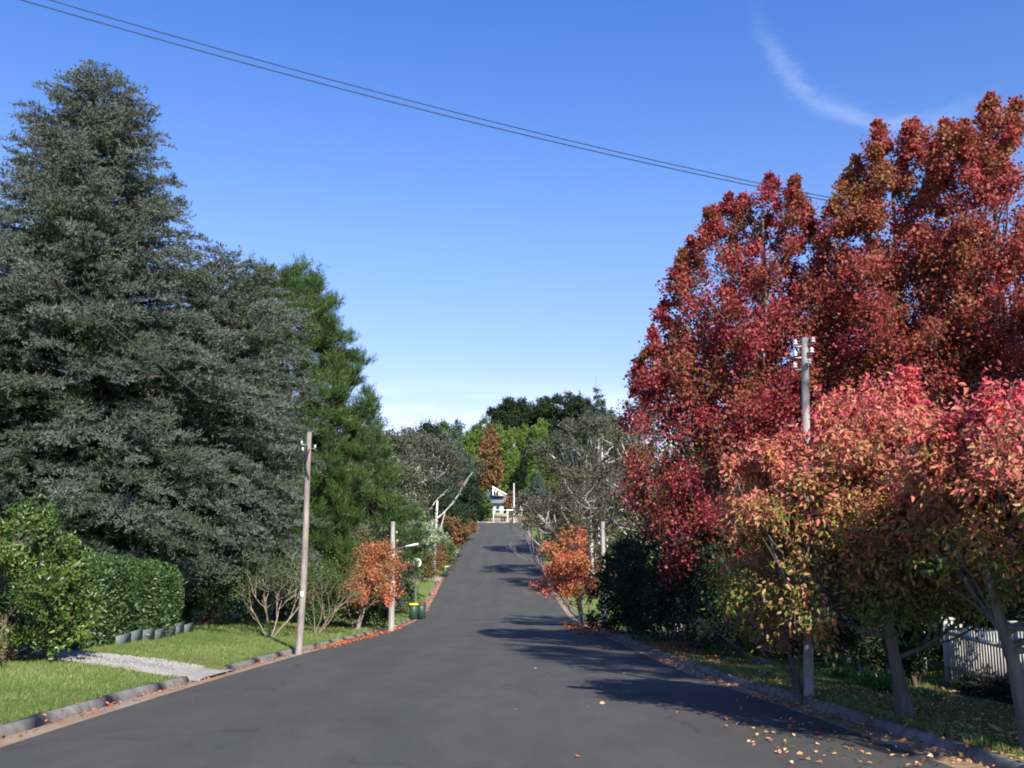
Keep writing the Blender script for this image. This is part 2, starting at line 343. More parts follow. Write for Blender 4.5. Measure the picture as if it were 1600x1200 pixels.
    if twigs > 0:
        sel = r.random(ntot) < twigs
        S_ = Bt[sel]; T_ = tip[sel]; w_ = np.linspace(0, 1, 3)[None, :, None]
        tm.tubes(S_[:, None]*(1-w_)+T_[:, None]*w_, np.broadcast_to(np.array([.010, .007, .003])*min(2., max(1, limb_r/.035)), (len(S_), 3)), 3)
    tm.build('trunk', bark, root, smooth=True)
    nl = ntot*nleaf
    ti = np.repeat(np.arange(ntot), nleaf); uu = r.uniform(.15, 1.02, nl)**.75
    C = Bt[ti]*(1-uu[:, None])+tip[ti]*uu[:, None]+r.normal(size=(nl, 3))*jit*brad*np.minimum(1, bs[bi[ti]])[:, None]**.6
    D = dv_[ti]*axis[0]+rdir(r, nl)*axis[1]+np.array([0, 0, axis[2]])
    L = leafsize*r.uniform(.65, 1.3, nl)
    brnd = r.random(M)
    col = np.stack([r.random(nl), np.clip(brnd[bi[ti]]+r.normal(size=nl)*.08, 0, 1), np.clip((C[:, 2]-z0)/(z1-z0), 0, 1)], 1)
    ok = C[:, 2] > .03
    mb = MB(); leaves(mb, r, C[ok], D[ok], L[ok], (L*wd)[ok], col[ok], shape, fold, bend)
    mb.build('crown', M_LEAF[leaf], root, attr=True)
    return root
CONE = [(0, .9), (.08, 1), (.4, .72), (.75, .35), (1, .06)]
DOME = [(0, .55), (.2, .95), (.45, 1), (.7, .85), (.9, .5), (1, .25)]
COLUMN = [(0, .85), (.1, 1), (.5, .9), (.8, .55), (1, .1)]

# ------------------------------------------------------------ setting: ground, road, kerbs
def strip(name, s0, s1, y0, y1, zf, m, step=1.0, ns=2, kind='structure', xf=None):
    ys = np.linspace(y0, y1, max(2, int((y1-y0)/step)+1)); ss = np.linspace(s0, s1, ns)
    Y, S = np.meshgrid(ys, ss, indexing='ij'); X = cx(Y)+S; Z = zf(S, Y)
    V = np.stack([X, Y, Z], -1).reshape(-1, 3); i = np.arange(len(ys)*ns).reshape(len(ys), ns)
    F = np.stack([i[:-1, :-1], i[:-1, 1:], i[1:, 1:], i[1:, :-1]], -1).reshape(-1, 4)
    o = MB().add(V, F).build(name, m, smooth=True); o['kind'] = kind; return o
m, t, p = mat('ground_grass')
n1 = noise(t, .5, 6, .65); n2 = noise(t, 9, 6, .7); n3 = noise(t, 60, 3, .7)
ca = ramp(t, n2, [(.3, (.075, .12, .03)), (.5, (.12, .185, .042)), (.72, (.19, .24, .075))])
cb = ramp(t, n2, [(.3, (.13, .10, .05)), (.6, (.24, .20, .09)), (.8, (.17, .19, .06))])
mx = t.nodes.new('ShaderNodeMix'); mx.data_type = 'RGBA'
t.links.new(ramp(t, n1, [(.52, (0, 0, 0)), (.66, (1, 1, 1))]), mx.inputs[0]); t.links.new(ca, mx.inputs[6]); t.links.new(cb, mx.inputs[7])
t.links.new(mx.outputs[2], p.inputs['Base Color']); p.inputs['Roughness'].default_value = .95; p.inputs['Specular IOR Level'].default_value = .1
bump(t, p, n3, .8, .04); M_GROUND = m
ys = np.unique(np.concatenate([np.arange(-60, 0, 4), np.arange(0, 60, .5), np.arange(60, 190, 1.5), np.arange(190, 420, 8), np.geomspace(420, 6000, 24)]))
so_ = np.unique(np.concatenate([[0, 3, 5.0, 5.2, 5.22, 5.4], np.arange(5.8, 16, .45), np.arange(16, 60, 3), np.geomspace(60, 5000, 22)]))
ss = np.unique(np.concatenate([-so_, so_]))
Y, S = np.meshgrid(ys, ss, indexing='ij'); X = cx(Y)+S
Z = np.where(np.abs(S) < 5.21, zr(Y)-.12, ground(X, Y)); 
crossm = (Y > 164) & (Y < 181); Z = np.where(crossm, zr(Y)-.12, Z)
i = np.arange(X.size).reshape(X.shape)
F = np.stack([i[:-1, :-1], i[:-1, 1:], i[1:, 1:], i[1:, :-1]], -1).reshape(-1, 4)
o = MB().add(np.stack([X, Y, Z], -1).reshape(-1, 3), F).build('ground', M_GROUND, smooth=True); o['kind'] = 'structure'
# asphalt
m, t, p = mat('asphalt')
a1 = noise(t, .35, 5, .6, (1, .35, 1)); a2 = noise(t, 60, 4, .85); a3 = noise(t, 2.2, 6, .7, (1, .25, 1))
c1 = ramp(t, a1, [(.3, (.067, .064, .057)), (.7, (.085, .081, .072))])
c2 = ramp(t, a2, [(.30, (.5, .5, .5)), (.52, (1, 1, 1)), (.68, (1.0, 1.0, 1.0))])
c3 = ramp(t, a3, [(.35, (.86, .86, .87)), (.65, (1.03, 1.03, 1.02))])
q1 = t.nodes.new('ShaderNodeMix'); q1.data_type = 'RGBA'; q1.blend_type = 'MULTIPLY'; q1.inputs[0].default_value = 1
q2 = t.nodes.new('ShaderNodeMix'); q2.data_type = 'RGBA'; q2.blend_type = 'MULTIPLY'; q2.inputs[0].default_value = 1
t.links.new(c1, q1.inputs[6]); t.links.new(c2, q1.inputs[7]); t.links.new(q1.outputs[2], q2.inputs[6]); t.links.new(c3, q2.inputs[7])
vo = t.nodes.new('ShaderNodeTexVoronoi'); vo.feature = 'DISTANCE_TO_EDGE'; vo.inputs['Scale'].default_value = .33
tcx = t.nodes.new('ShaderNodeTexCoord'); va = t.nodes.new('ShaderNodeVectorMath'); va.operation = 'ADD'; nv = t.nodes.new('ShaderNodeTexNoise'); nv.inputs['Scale'].default_value = 1.1; nv.inputs['Detail'].default_value = 5
t.links.new(tcx.outputs['Object'], va.inputs[0]); t.links.new(tcx.outputs['Object'], nv.inputs['Vector']); t.links.new(nv.outputs[1], va.inputs[1]); t.links.new(va.outputs[0], vo.inputs['Vector'])
ck = ramp(t, vo.outputs[0], [(.004, (.74, .74, .74)), (.012, (1, 1, 1))]); ckm = ramp(t, noise(t, .22, 3), [(.50, (0, 0, 0)), (.56, (1, 1, 1))])
q3 = t.nodes.new('ShaderNodeMix'); q3.data_type = 'RGBA'; q3.blend_type = 'MULTIPLY'; t.links.new(ckm, q3.inputs[0]); t.links.new(q2.outputs[2], q3.inputs[6]); t.links.new(ck, q3.inputs[7])
sxx = t.nodes.new('ShaderNodeSeparateXYZ'); t.links.new(tcx.outputs['Object'], sxx.inputs[0])
wv = mth('COSINE', mth('MULTIPLY', mth('ADD', sxx.outputs[0], mth('MULTIPLY', noise(t, .25, 2), .8, tree=t), tree=t), 3.6, tree=t), tree=t)
sp_ = t.nodes.new('ShaderNodeMix'); sp_.data_type = 'RGBA'; sp_.blend_type = 'MULTIPLY'; sp_.inputs[0].default_value = 1; t.links.new(q3.outputs[2], sp_.inputs[6]); t.links.new(ramp(t, mth('ADD', mth('MULTIPLY', wv, .5, tree=t), .5, tree=t), [(0, (.95, .95, .96)), (1, (1.03, 1.02, 1.0))]), sp_.inputs[7])
sk = t.nodes.new('ShaderNodeMix'); sk.data_type = 'RGBA'; t.links.new(ramp(t, noise(t, 45, 2, .5), [(.70, (0, 0, 0)), (.76, (1, 1, 1))]), sk.inputs[0]); t.links.new(sp_.outputs[2], sk.inputs[6]); sk.inputs[7].default_value = (.15, .14, .13, 1)
t.links.new(sk.outputs[2], p.inputs['Base Color']); p.inputs['Roughness'].default_value = .85; p.inputs['Specular IOR Level'].default_value = .25
bump(t, p, a2, .5, .006); M_ASPH = m
strip('road', -HALF, HALF, -50, 168, road_z, M_ASPH, .8, 13)
M_CONC = solid('kerb_concrete', (.17, .155, .135), .9, .4, 5, bmp=.4)
M_CONCL = solid('kerb_concrete_pale', (.29, .27, .235), .9, .25, 5, bmp=.3)
m, t, p = mat('gutter'); g1 = noise(t, 1.6, 6, .7, (1, .3, 1)); g2 = noise(t, 30, 4, .7)
t.links.new(ramp(t, g1, [(.3, (.20, .115, .06)), (.5, (.25, .17, .105)), (.7, (.30, .25, .19))]), p.inputs['Base Color']); bump(t, p, g2, .5, .01)
p.inputs['Roughness'].default_value = .95; M_GUT = m
def gz(S, Y): return zr(Y)+.004-.02*(np.abs(S) > 4.95)
strip('gutter', -GUT, -HALF+.06, -50, 166, gz, M_GUT, 1, 3); strip('gutter', HALF-.06, GUT, -50, 166, gz, M_GUT, 1, 3)
def kerb(name, sg, y0, y1, m=M_CONC, h=KH):
    prof = [(GUT-.02, -.05), (GUT+.0, .02), (GUT+.035, h-.02), (GUT+.06, h), (KERB, h), (KERB+.01, -.05)]
    r = seed(sg, y0, y1); mb = MB(); y = y0; k = 0
    while y < y1-.01:
        L = min(2.4 if y < 60 else 8, y1-y); yy_ = np.linspace(y+.012, y+L-.012, 5 if y < 60 else 7)
        dz = r.normal()*.004; dx = r.normal()*.006; V = []
        for q in yy_:
            for a, b in prof: V.append((cx(q)+sg*(a+dx), q, zr(q)+b+(dz if b > 0 else 0)))
        n_ = len(prof); F = [(i*n_+j, i*n_+j+1, (i+1)*n_+j+1, (i+1)*n_+j) for i in range(len(yy_)-1) for j in range(n_-1)]
        F += [(0, 1, 2, 3), (0, 3, 4, 5)]; k_ = (len(yy_)-1)*n_; F += [(k_, k_+1, k_+2, k_+3), (k_, k_+3, k_+4, k_+5)]
        mb.add(V, F); y += L
    o = mb.build(name, m); o['kind'] = 'structure'
DW0, DW1 = 18.9, 21.8
kerb('kerb', -1, -50, DW0); kerb('kerb', -1, DW1, 49.6); kerb('kerb', -1, 52.4, 88); kerb('kerb', -1, 92, 164)
kerb('kerb', 1, -50, 38.5); kerb('kerb', 1, 42, 164)
# driveways
m, t, p = mat('driveway_gravel'); g1 = noise(t, 28, 5, .8); g2 = noise(t, .8, 4)
t.links.new(ramp(t, g1, [(.3, (.17, .15, .13)), (.5, (.31, .285, .25)), (.7, (.44, .415, .37))]), p.inputs['Base Color']); bump(t, p, g1, 1, .03)
p.inputs['Roughness'].default_value = .95; M_GRAV = m
def quadstrip(name, A, B, wA, wB, m, n=24, lift=.012, wdt=5):
    V = []
    for k in range(n+1):
        u_ = k/n; x = A[0]+(B[0]-A[0])*u_; y = A[1]+(B[1]-A[1])*u_; w = wA+(wB-wA)*u_
        dx, dy = B[0]-A[0], B[1]-A[1]; l = math.hypot(dx, dy); nx, ny = -dy/l, dx/l
        for j in range(wdt):
            q = (j/(wdt-1)-.5)*w; X_, Y_ = x+nx*q, y+ny*q
            f = min(1, max(0, (abs(X_-float(cx(Y_)))-GUT)/.5))
            z = float(ground(X_, Y_))*f+(float(zr(Y_))+.03)*(1-f)
            V.append((X_, Y_, z+lift))
    i = np.arange(len(V)).reshape(n+1, wdt); F = np.stack([i[:-1, :-1], i[:-1, 1:], i[1:, 1:], i[1:, :-1]], -1).reshape(-1, 4)
    o = MB().add(V, F).build(name, m, smooth=True); o['kind'] = 'structure'; return o
def drive(name, sg, length, y0, y1, w, m, lift=.03, flare=.0, s0=4.95):
    V = []; nS = max(10, int(length/.3)); nW = 9
    for k in range(nS+1):
        u_ = k/nS; a_ = s0+length*u_; yc = y0+(y1-y0)*u_; ww = w+flare*max(0, 1-u_*4)
        for j in range(nW):
            y_ = yc+(j/(nW-1)-.5)*ww; x_ = float(cx(y_))+sg*a_
            z_ = float(ground(x_, y_)) if a_ > KERB else float(zr(y_))+.01
            V.append((x_, y_, z_+lift-(.04 if j in (0, nW-1) else 0)))
    i = np.arange(len(V)).reshape(nS+1, nW); F = np.stack([i[:-1, :-1], i[:-1, 1:], i[1:, 1:], i[1:, :-1]], -1).reshape(-1, 4)
    o = MB().add(V, F).build(name, m, smooth=True); o['kind'] = 'structure'; return o
drive('driveway_apron', -1, 1.1, 20.35, 20.4, 2.6, M_CONCL, .035, .5)
drive('driveway', -1, 8.5, 20.4, 21.2, 2.5, M_GRAV, .03, s0=5.7)
drive('driveway', -1, 6, 51, 51.5, 2.4, M_CONCL, .03, .4); drive('driveway', -1, 6, 70, 70.4, 2.2, M_CONCL, .03, .4); drive('driveway', -1, 6, 90, 90.5, 3, M_CONCL, .03, .5)
drive('driveway', 1, 7, 40.2, 41, 3.0, M_CONC, .03, .4)
# cross street with its far kerb and verge
def flat(name, x0, x1, y0, y1, zf, m, nx=40, ny=5):
    X, Y = np.meshgrid(np.linspace(x0, x1, nx), np.linspace(y0, y1, ny)); V = np.stack([X, Y, zf(X, Y)], -1).reshape(-1, 3)
    i = np.arange(nx*ny).reshape(ny, nx); F = np.stack([i[:-1, :-1], i[:-1, 1:], i[1:, 1:], i[1:, :-1]], -1).reshape(-1, 4)
    o = MB().add(V, F).build(name, m, smooth=True); o['kind'] = 'structure'; return o
flat('cross_street', -90, 90, 167.0, 179, lambda X, Y: zr(Y)+.03, M_ASPH)
mb = MB()
for k in range(60):
    mb.box(-90+3*k+1.5, 179.2, float(zr(179.2))+.08, 2.97, .3, .26, bev=.03)
o = mb.build('kerb', M_CONCL); o['kind'] = 'structure'
# faint patches on the road surface
M_PATCH = solid('asphalt_patch', (.115, .11, .105), .9, .15, 12)
for (s0, s1, y0, y1) in ((-1.0, 1.2, 56, 56.5), (-.9, .9, 36.0, 36.3)):
    strip('road_patch', s0, s1, y0, y1, lambda S, Y: road_z(S, Y)+.006, M_PATCH, .3, 6)
M_PATCHT = solid('drain_cover', (.30, .24, .14), .9, .2, 12)
strip('road_cover', -.35, .35, 41.5, 42.0, lambda S, Y: road_z(S, Y)+.008, M_PATCHT, .3, 3)

# ------------------------------------------------------------ grass and fallen leaves
def grass_patch(n, xr, yr, seedn, h=.05, cond=None, dens=None):
    r = np.random.default_rng(seedn); y = r.uniform(0, 1, n)**1.25*(yr[1]-yr[0])+yr[0]; x = r.uniform(xr[0], xr[1], n)
    s = x-cx(y); ok = np.abs(s) > KERB-.02
    if cond is not None: ok &= cond(x, y)
    return x[ok], y[ok], r
def in_drive(x, y):
    s = -(x-cx(y)); return (s > 4.9) & (s < 15) & (np.abs(y-(20.4+(s-5.7)/8.5*.8)) < 1.22+.14*np.sin(x*9)*np.sin(x*3.7+y))
mb = MB()
for (n, xr, yr, sd, h) in ((150000, (-14, -5.3), (8, 34), 1, .055), (45000, (-12, -5.3), (34, 75), 2, .09), (75000, (3.8, 9.5), (6.5, 22), 3, .05)):
    x, y, r = grass_patch(n, xr, yr, sd, cond=lambda a, b: ~in_drive(a, b) & (a > -12.5))
    z = ground(x, y); k = len(x); D = rdir(r, k)*.55+np.array([0, 0, 1.]); L = h*r.uniform(.5, 1.4, k)
    edge = np.abs(x-cx(y)) < KERB+.12; L = np.where(edge, L*1.6, L)
    cl = .5+.3*np.sin(x*1.7+np.sin(y*1.1)*2)*np.sin(y*1.3+x*.6)+.3*np.sin(x*.55+y*.31+1)*np.sin(y*.43-x*.8)+.2*np.sin(x*5+np.sin(y*4))*np.sin(y*4.6-x*2)
    col = np.stack([r.random(k), np.clip(cl*.9+r.random(k)*.25-.05, 0, 1), np.zeros(k)], 1); L = L*(.7+.6*np.clip(cl, 0, 1))
    leaves(mb, r, np.stack([x, y, z-.005], 1), D, L, .013 if h < .08 else .03, col, 'blade')
o = mb.build('grass', M_LEAF['grass'], attr=True); tag(o, 'short mown green grass on both road verges', 'grass', kind='stuff')
r = np.random.default_rng(31); n = 5200; sg_ = r.uniform(5.6, 13.5, n); wq = r.uniform(-1, 1, n); wq = np.sign(wq)*np.abs(wq)**.55*1.34
y = 20.4+(sg_-5.7)/8.5*.8+wq; x = cx(y)-sg_; z = ground(x, y)+.035; sz = r.uniform(.012, .034, n)
oc = np.array([(1, 0, 0), (0, 1, 0), (-1, 0, 0), (0, -1, 0), (0, 0, .8)]); rot = r.random(n)*6.28; cr, sr = np.cos(rot), np.sin(rot)
vx = oc[None, :, 0]*r.uniform(.7, 1.3, (n, 1)); vy = oc[None, :, 1]*r.uniform(.6, 1.1, (n, 1)); vz = np.broadcast_to(oc[None, :, 2], vx.shape)
V = np.stack([x[:, None]+(vx*cr[:, None]-vy*sr[:, None])*sz[:, None], y[:, None]+(vx*sr[:, None]+vy*cr[:, None])*sz[:, None], z[:, None]+vz*sz[:, None]-.006], -1).reshape(-1, 3)
F = (np.array([(0, 1, 4, 4), (1, 2, 4, 4), (2, 3, 4, 4), (3, 0, 4, 4)])[None]+(np.arange(n)*5)[:, None, None]).reshape(-1, 4)
o = MB().add(V, F).build('gravel', solid('gravel_stones', (.30, .28, .25), .9, .4, 40)); tag(o, 'loose pale gravel stones on the left driveway', 'gravel', kind='stuff')
def litter(name, label, clusters, m, sd, size=.06):
    r = np.random.default_rng(sd); mb = MB()
    for (n, x0, x1, y0, y1, mode) in clusters:
        y = r.uniform(y0, y1, n)
        if mode == 's': x = cx(y)+r.uniform(x0, x1, n)
        elif mode == 'g': x = cx(y)+np.sign(x0)*np.clip(np.abs(r.normal((abs(x0)+abs(x1))/2, abs(x1-x0)/2, n)), 3.4, 12)
        else: x = r.uniform(x0, x1, n)
        z = surf(x, y)+.012+r.uniform(0, .012, n)
        Nn = unit(r.normal(size=(n, 3))*.35+np.array([0, 0, 1.])); D = np.cross(rdir(r, n), Nn)
        L = size*r.uniform(.6, 1.4, n)*(1+np.clip((y-20)/40, 0, 1.5)); c = r.random(n)
        leaves(mb, r, np.stack([x, y, z], 1), D, L, L*.62, np.stack([c, c, c], 1), 'leaf', .15, .1, Nn=Nn)
    o = mb.build(name, M_LEAF[m], attr=True); tag(o, label, 'leaves', kind='stuff')
litter('fallen_leaves', 'yellow and tan fallen leaves on the verge under the cherry trees', [
    (8000, 4.6, 8.2, 7, 17, 'x'), (900, 4.75, 5.15, 5, 26, 's'), (90, 3.2, 4.8, 6.5, 13, 's'), (24, 1.5, 4.8, 12, 24, 's'), (60, 3.2, 4.8, 9, 12, 's'), (1200, 5.3, 9, 15, 30, 's')], 'litter', 5)
litter('fallen_leaves', 'orange fallen leaves in the gutters and below the small orange trees', [
    (520, -5.1, -4.85, 5, 60, 's'), (1100, -5.05, -4.5, 30, 50, 's'), (60, -5.3, -4.95, 8, 15, 's'), (1900, 3.6, 5.8, 40, 56, 's'), (900, -8.5, -5.6, 36, 48, 's'), (1500, 4.7, 6.5, 14, 34, 's'), (10, -4.7, 3.4, 8, 32, 's'), (500, -5.2, -4.7, 60, 110, 's')], 'litterred', 6)

# ------------------------------------------------------------ cedar: tiers of flat sprays
def cedar(label, loc, top, base_z, prof, rad, nprim, blade=.085, wdt=.022, sd=0, trunk_r=.35, step=.055, leaf='cedar', name='cedar_tree', droop=.12, bsp=.30):
    r = seed(loc[0], loc[1], sd); root = empty(name, loc, label, 'tree', 'tall conifers left of the road' if leaf == 'cedar' else None)
    z0 = base_z-loc[2]; H = top-loc[2]; tm = MB(); h = np.linspace(0, 1, 10)
    tm.tubes(np.stack([.15*np.sin(h*4), .1*np.sin(h*5), h*H*.985-.05], 1), trunk_r*(1-.93*h)+.02, 9)
    TIP = [] ; CC = []; DD = []; BR = []; BP = []; BRd = []
    ph = r.random(3)*6.28
    for k in range(nprim):
        t = (k+r.random())/nprim; t = t**.92; z = z0+t*(H-z0)
        a = k*2.39996+r.normal()*.3
        L = prof_r(prof, t)*rad*r.uniform(.72, 1.1)*(1+.10*math.sin(2*a+ph[0]+3*t)+.08*math.sin(3*a+ph[1]-5*t))
        up = -.10+.75*t**1.6+r.normal()*.05   # slope
        n = 10; u_ = np.linspace(0, 1, n)
        dirx, diry = math.cos(a), math.sin(a)
        zz = z-up*L*.6+up*L*u_*1.0+ (.10*L*np.sin(u_*2.4)) - droop*L*u_**2.2
        P = np.stack([dirx*L*u_, diry*L*u_, zz], 1); P[:, :2] += np.cumsum(r.normal(size=(n, 2))*.02*L/5, 0)
        BP.append(P); BRd.append(np.linspace(max(.02, .012*L), .006, n))
        # branchlets
        nb = max(4, int(L/bsp*2)); ub = r.uniform(.12, 1.0, nb); 
        pb = np.stack([np.interp(ub, u_, P[:, i]) for i in range(3)], 1)
        sgn = np.where(np.arange(nb) % 2, 1, -1); f = r.uniform(.35, 1.0, nb)*sgn
        fw = np.array([dirx, diry, up*.3]); sd_ = np.array([-diry, dirx, 0])
        bd = unit(fw*.8+sd_*f[:, None]+r.normal(size=(nb, 3))*np.array([.12, .12, .16]))
        bl = (.25+.24*L*(1-ub)**.6+.1)*r.uniform(.6, 1.2, nb); bl = np.minimum(bl, 2.0)
        brn = r.random()
        for q in range(nb):
            m_ = max(4, int(bl[q]/step)); w = np.linspace(0, 1, m_)
            c = pb[q]+bd[q]*bl[q]*w[:, None]; c[:, 2] -= .16*bl[q]*w**2
            c += r.normal(size=c.shape)*np.array([.05, .05, .02])
            CC.append(c); DD.append(np.broadcast_to(bd[q], c.shape)); BR.append(np.full(m_, brn*.75+.25*r.random()))
    tm.tubes(np.array(BP), np.array(BRd), 5); tm.build('trunk', M_BARK, root, smooth=True)
    C = np.concatenate(CC); D = np.concatenate(DD); B = np.concatenate(BR); n = len(C)
    mb = MB(); K = 3
    C = np.repeat(C, K, 0); D = np.repeat(D, K, 0); B = np.repeat(B, K); n = len(C)
    D2 = unit(D*.7+rdir(r, n)*.75+np.array([0, 0, .25]))
    col = np.stack([r.random(n), np.clip(B+r.normal(size=n)*.05, 0, 1), np.clip((C[:, 2]-z0)/(H-z0), 0, 1)], 1)
    L = blade*r.uniform(.6, 1.5, n); leaves(mb, r, C+r.normal(size=(n, 3))*.02, D2, L, wdt, col, 'blade')
    mb.build('crown', M_LEAF[leaf], root, attr=True); return root
g = G(150, 33, 150); CED = [(0, .82), (.12, 1), (.35, .92), (.5, .74), (.62, .62), (.75, .50), (.85, .40), (.93, .27), (.98, .14), (1, .07)]
cedar('huge blue-grey cedar towering behind the clipped hedge', g, ZP(112, 33), g[2]+1.6, CED, 6.7, 580, trunk_r=.42, sd=3, blade=.11, wdt=.034)
g = G(345, 36, 500)
cedar('lower blue-grey cedar beside the green pine, broad flat top', g, ZP(402, 36), g[2]+1.4, [(0, .75), (.15, 1), (.5, .97), (.8, .75), (.93, .5), (1, .25)], 4.2, 330, sd=4, blade=.11, wdt=.034, trunk_r=.25)
g = G(-110, 30, 350)
cedar('blue-grey cedar at the left edge behind the glossy laurel', g, ZP(215, 30), g[2]+1.8, [(0, .85), (.3, 1), (.7, .8), (1, .15)], 4.2, 240, sd=6, blade=.12, wdt=.036, trunk_r=.3)
# green pine with upright candles
g = G(452, 44, 500)
PINE = [(0, .8), (.2, .95), (.38, 1), (.6, .92), (.8, .74), (.93, .48), (1, .2)]
tree('pine_tree', 'tall bright green pine behind the leaning timber pole', 'tree', g, ZP(412, 44), 'pine', M_BARK, g[2]+1.0, PINE, 4.6, 860, .62, .17, 17, 30,
     'tall conifers left of the road', trunk_r=.22, shape='blade', brz=1.25, upb=.75, jit=.10, axis=(.8, .75, .35), wd=.13, shell=.45, lump=.14, trunk_top=.93, twigs=.2,
     extra=[((a_-478)/1500*44, b_, ZP(c_, 44)-.5-k*.55-g[2], .5+.15*k) for a_, c_, b_ in ((398, 428, 0), (425, 440, 1), (470, 425, -.6), (445, 412, 0), (500, 470, .4), (545, 505, 0), (565, 560, -.6), (588, 632, 0)) for k in range(5)])
g = G(585, 62)
tree('pine_tree', 'dark pine half hidden behind the bright green pine', 'tree', g, ZP(655, 62), 'pine', M_BARK, g[2]+1.5, CONE, 3.6, 170, .8, .24, 14, 20,
     'tall conifers left of the road', shape='blade', brz=1.2, upb=.6, axis=(.8, .8, .3), wd=.16)

# ------------------------------------------------------------ red liquidambars
LQ = [(0, .7), (.12, .92), (.3, 1), (.48, .97), (.62, .80), (.75, .58), (.88, .34), (.96, .18), (1, .08)]
def liquid(label, px, d, top, rad, nb, sd, prof=LQ, base=1.3, x=None, nleaf=14, nt_=17, sp=(), leaf='redbrown'):
    g = G(px, d, 330) if x is None else (x, d, float(ground(x, d)))
    tp = ZP(top, d) if top > 0 else g[2]-top
    return tree('liquidambar_tree', label, 'tree', g, tp, leaf, M_BARKD, g[2]+base, prof, rad, nb, .66, .092, nt_, nleaf, 'tall red autumn trees right of the road',
        trunk_r=.2, brz=1.7, upb=.5, jit=.24, axis=(.5, .9, -.1), wd=.9, shell=.3, lump=.09, trunk_top=.96, limb_r=.026, sd=sd, asc=1.1, twigs=.2, size=(.6, 1.15), extra=[((px_-px)/1500*d*1.06+.06*k*math.sin(px_*3.7+k*2.1), dy_+.1*k*math.cos(px_*1.9+k*1.7), ZP(pt_, d)-.12-k*(.24+.10*math.sin(px_+k*2))-g[2], .13+.068*k+.04*math.sin(px_*.7+k*3)) for px_, pt_, dy_ in sp for k in range(7)] or None)
liquid('tall crimson liquidambar nearest the road centre, above the dark shrubs', 1192, 28, 316, 4.3, 520, 1, leaf='red', sp=((1068, 392, 0), (1102, 335, -.4), (1143, 300, .3), (1200, 278, -.3), (1252, 270, .4), (1040, 470, 0), (1015, 520, -.5), (1225, 300, -1), (1122, 318, .5), (1172, 292, .8), (1085, 362, .6), (1052, 430, -.6), (1000, 560, .2), (1268, 330, .2)))
liquid('tall red liquidambar between two others, behind the insulator pole', 1395, 26, 240, 3.3, 430, 2, sp=((1372, 196, -.3), (1392, 188, .4), (1437, 192, 0), (1350, 240, .3), (1458, 232, -.4), (1308, 310, 0), (1333, 270, .5), (1415, 205, -.6), (1470, 262, .3), (1290, 360, .4)), prof=[(0, .85), (.2, 1), (.5, .95), (.7, .76), (.86, .5), (.95, .3), (1, .12)])
liquid('tallest red liquidambar at the right edge, above the pink cherry', 1558, 24, 216, 3.0, 380, 3, sp=((1488, 188, 0), (1520, 190, .4), (1552, 156, -.3), (1576, 160, .3), (1598, 158, 0), (1505, 215, -.5), (1537, 178, .6)), prof=[(0, .8), (.2, 1), (.5, 1), (.72, .82), (.87, .55), (.95, .3), (1, .12)])
ex_ = (11.3, 5.0, float(ground(11.3, 5.0)))
tree('garden_tree', 'very tall dark garden tree behind the fence outside the right edge', 'tree', ex_, 19.5, 'dark', M_BARK, ex_[2]+5, [(0, .6), (.3, 1), (.7, .9), (1, .4)], 2.5, 170, .8, .16, 12, 12, None, trunk_r=.3, shell=.2)
ex_ = (7.7, 46, float(ground(7.7, 46)))
tree('gum_tree', 'spreading olive gum at the left edge of the crimson liquidambar', 'tree', ex_, 10.2, 'gum', M_GUM, ex_[2]+3.5, DOME, 3.6, 40, .9, .16, 14, 14, 'gum trees on the slopes', trunk_r=.2, lump=.3, limb_r=.08)
liquid('red liquidambar behind the picket fence outside the right edge', 0, 17.5, -12.5, 3.2, 120, 4, x=13.6)
liquid('red liquidambar nearest the camera behind the picket fence', 0, 10.5, -11, 2.8, 120, 5, x=15.5)

# ------------------------------------------------------------ cherries on the right verge
def cherry(label, px, d, top, rad, nb, sd, cen, base, lean=(0, 0), brad=.42, prof=DOME, nt_=14, nleaf=13, trunk=.10, stems=1, twigs=.3, ls=.076, sp=(), **k):
    g = G(px, d)
    ex = [((px_-px)/1500*d*1.0+dx_*k_, dy_, ZP(pt_, d)-.16-k_*.17*vv-g[2], .34+.08*k_) for px_, pt_, dy_, dx_, vv in sp for k_ in range(5)]
    return tree('cherry_tree', label, 'tree', g, ZP(top, d), 'cherry', M_BARKD, g[2]+base, prof, rad, nb, brad, ls, nt_, nleaf, 'cherry trees on the right verge',
        trunk_r=trunk, shape='leaf', brz=1.15, upb=.55, jit=.13, axis=(.35, .5, -.5), wd=.45, shell=.2, lump=.2, cen=cen, lean=lean, trunk_top=.62, limb_r=.022, asc=.7, fold=.2, bend=.25, sd=sd, stems=stems, twigs=twigs, extra=ex or None, **k)
CH = [(0, .82), (.15, 1), (.4, 1), (.65, .95), (.85, .72), (1, .35)]
cherry('cherry tree with pink and bronze leaves, middle of the right verge', 1400, 12.6, 604, 1.85, 215, 1, (-.45, 0), 1.0, lean=(.12, .1), prof=CH, sp=((1408, 574, -.3, 0, 1), (1440, 598, .2, 0, 1), (1332, 634, -.2, .02, 1), (1290, 655, -.4, .02, 1), (1230, 672, 0, .05, .8), (1180, 690, -.3, .08, .6), (1142, 708, 0, .13, .35), (1150, 780, -.2, .14, .1), (1172, 830, 0, .14, 0), (1370, 625, .3, 0, 1)))
cherry('cherry tree with pink top leaves at the right edge, leaning trunk', 1588, 9.9, 604, 1.6, 190, 2, (.45, .1), 1.3, tc=(-.30, .2), prof=CH, sp=((1540, 612, -.3, 0, 1), (1575, 622, .2, 0, 1), (1500, 640, 0, 0, 1), (1600, 606, -.1, 0, 1), (1465, 668, .1, .03, .8)))
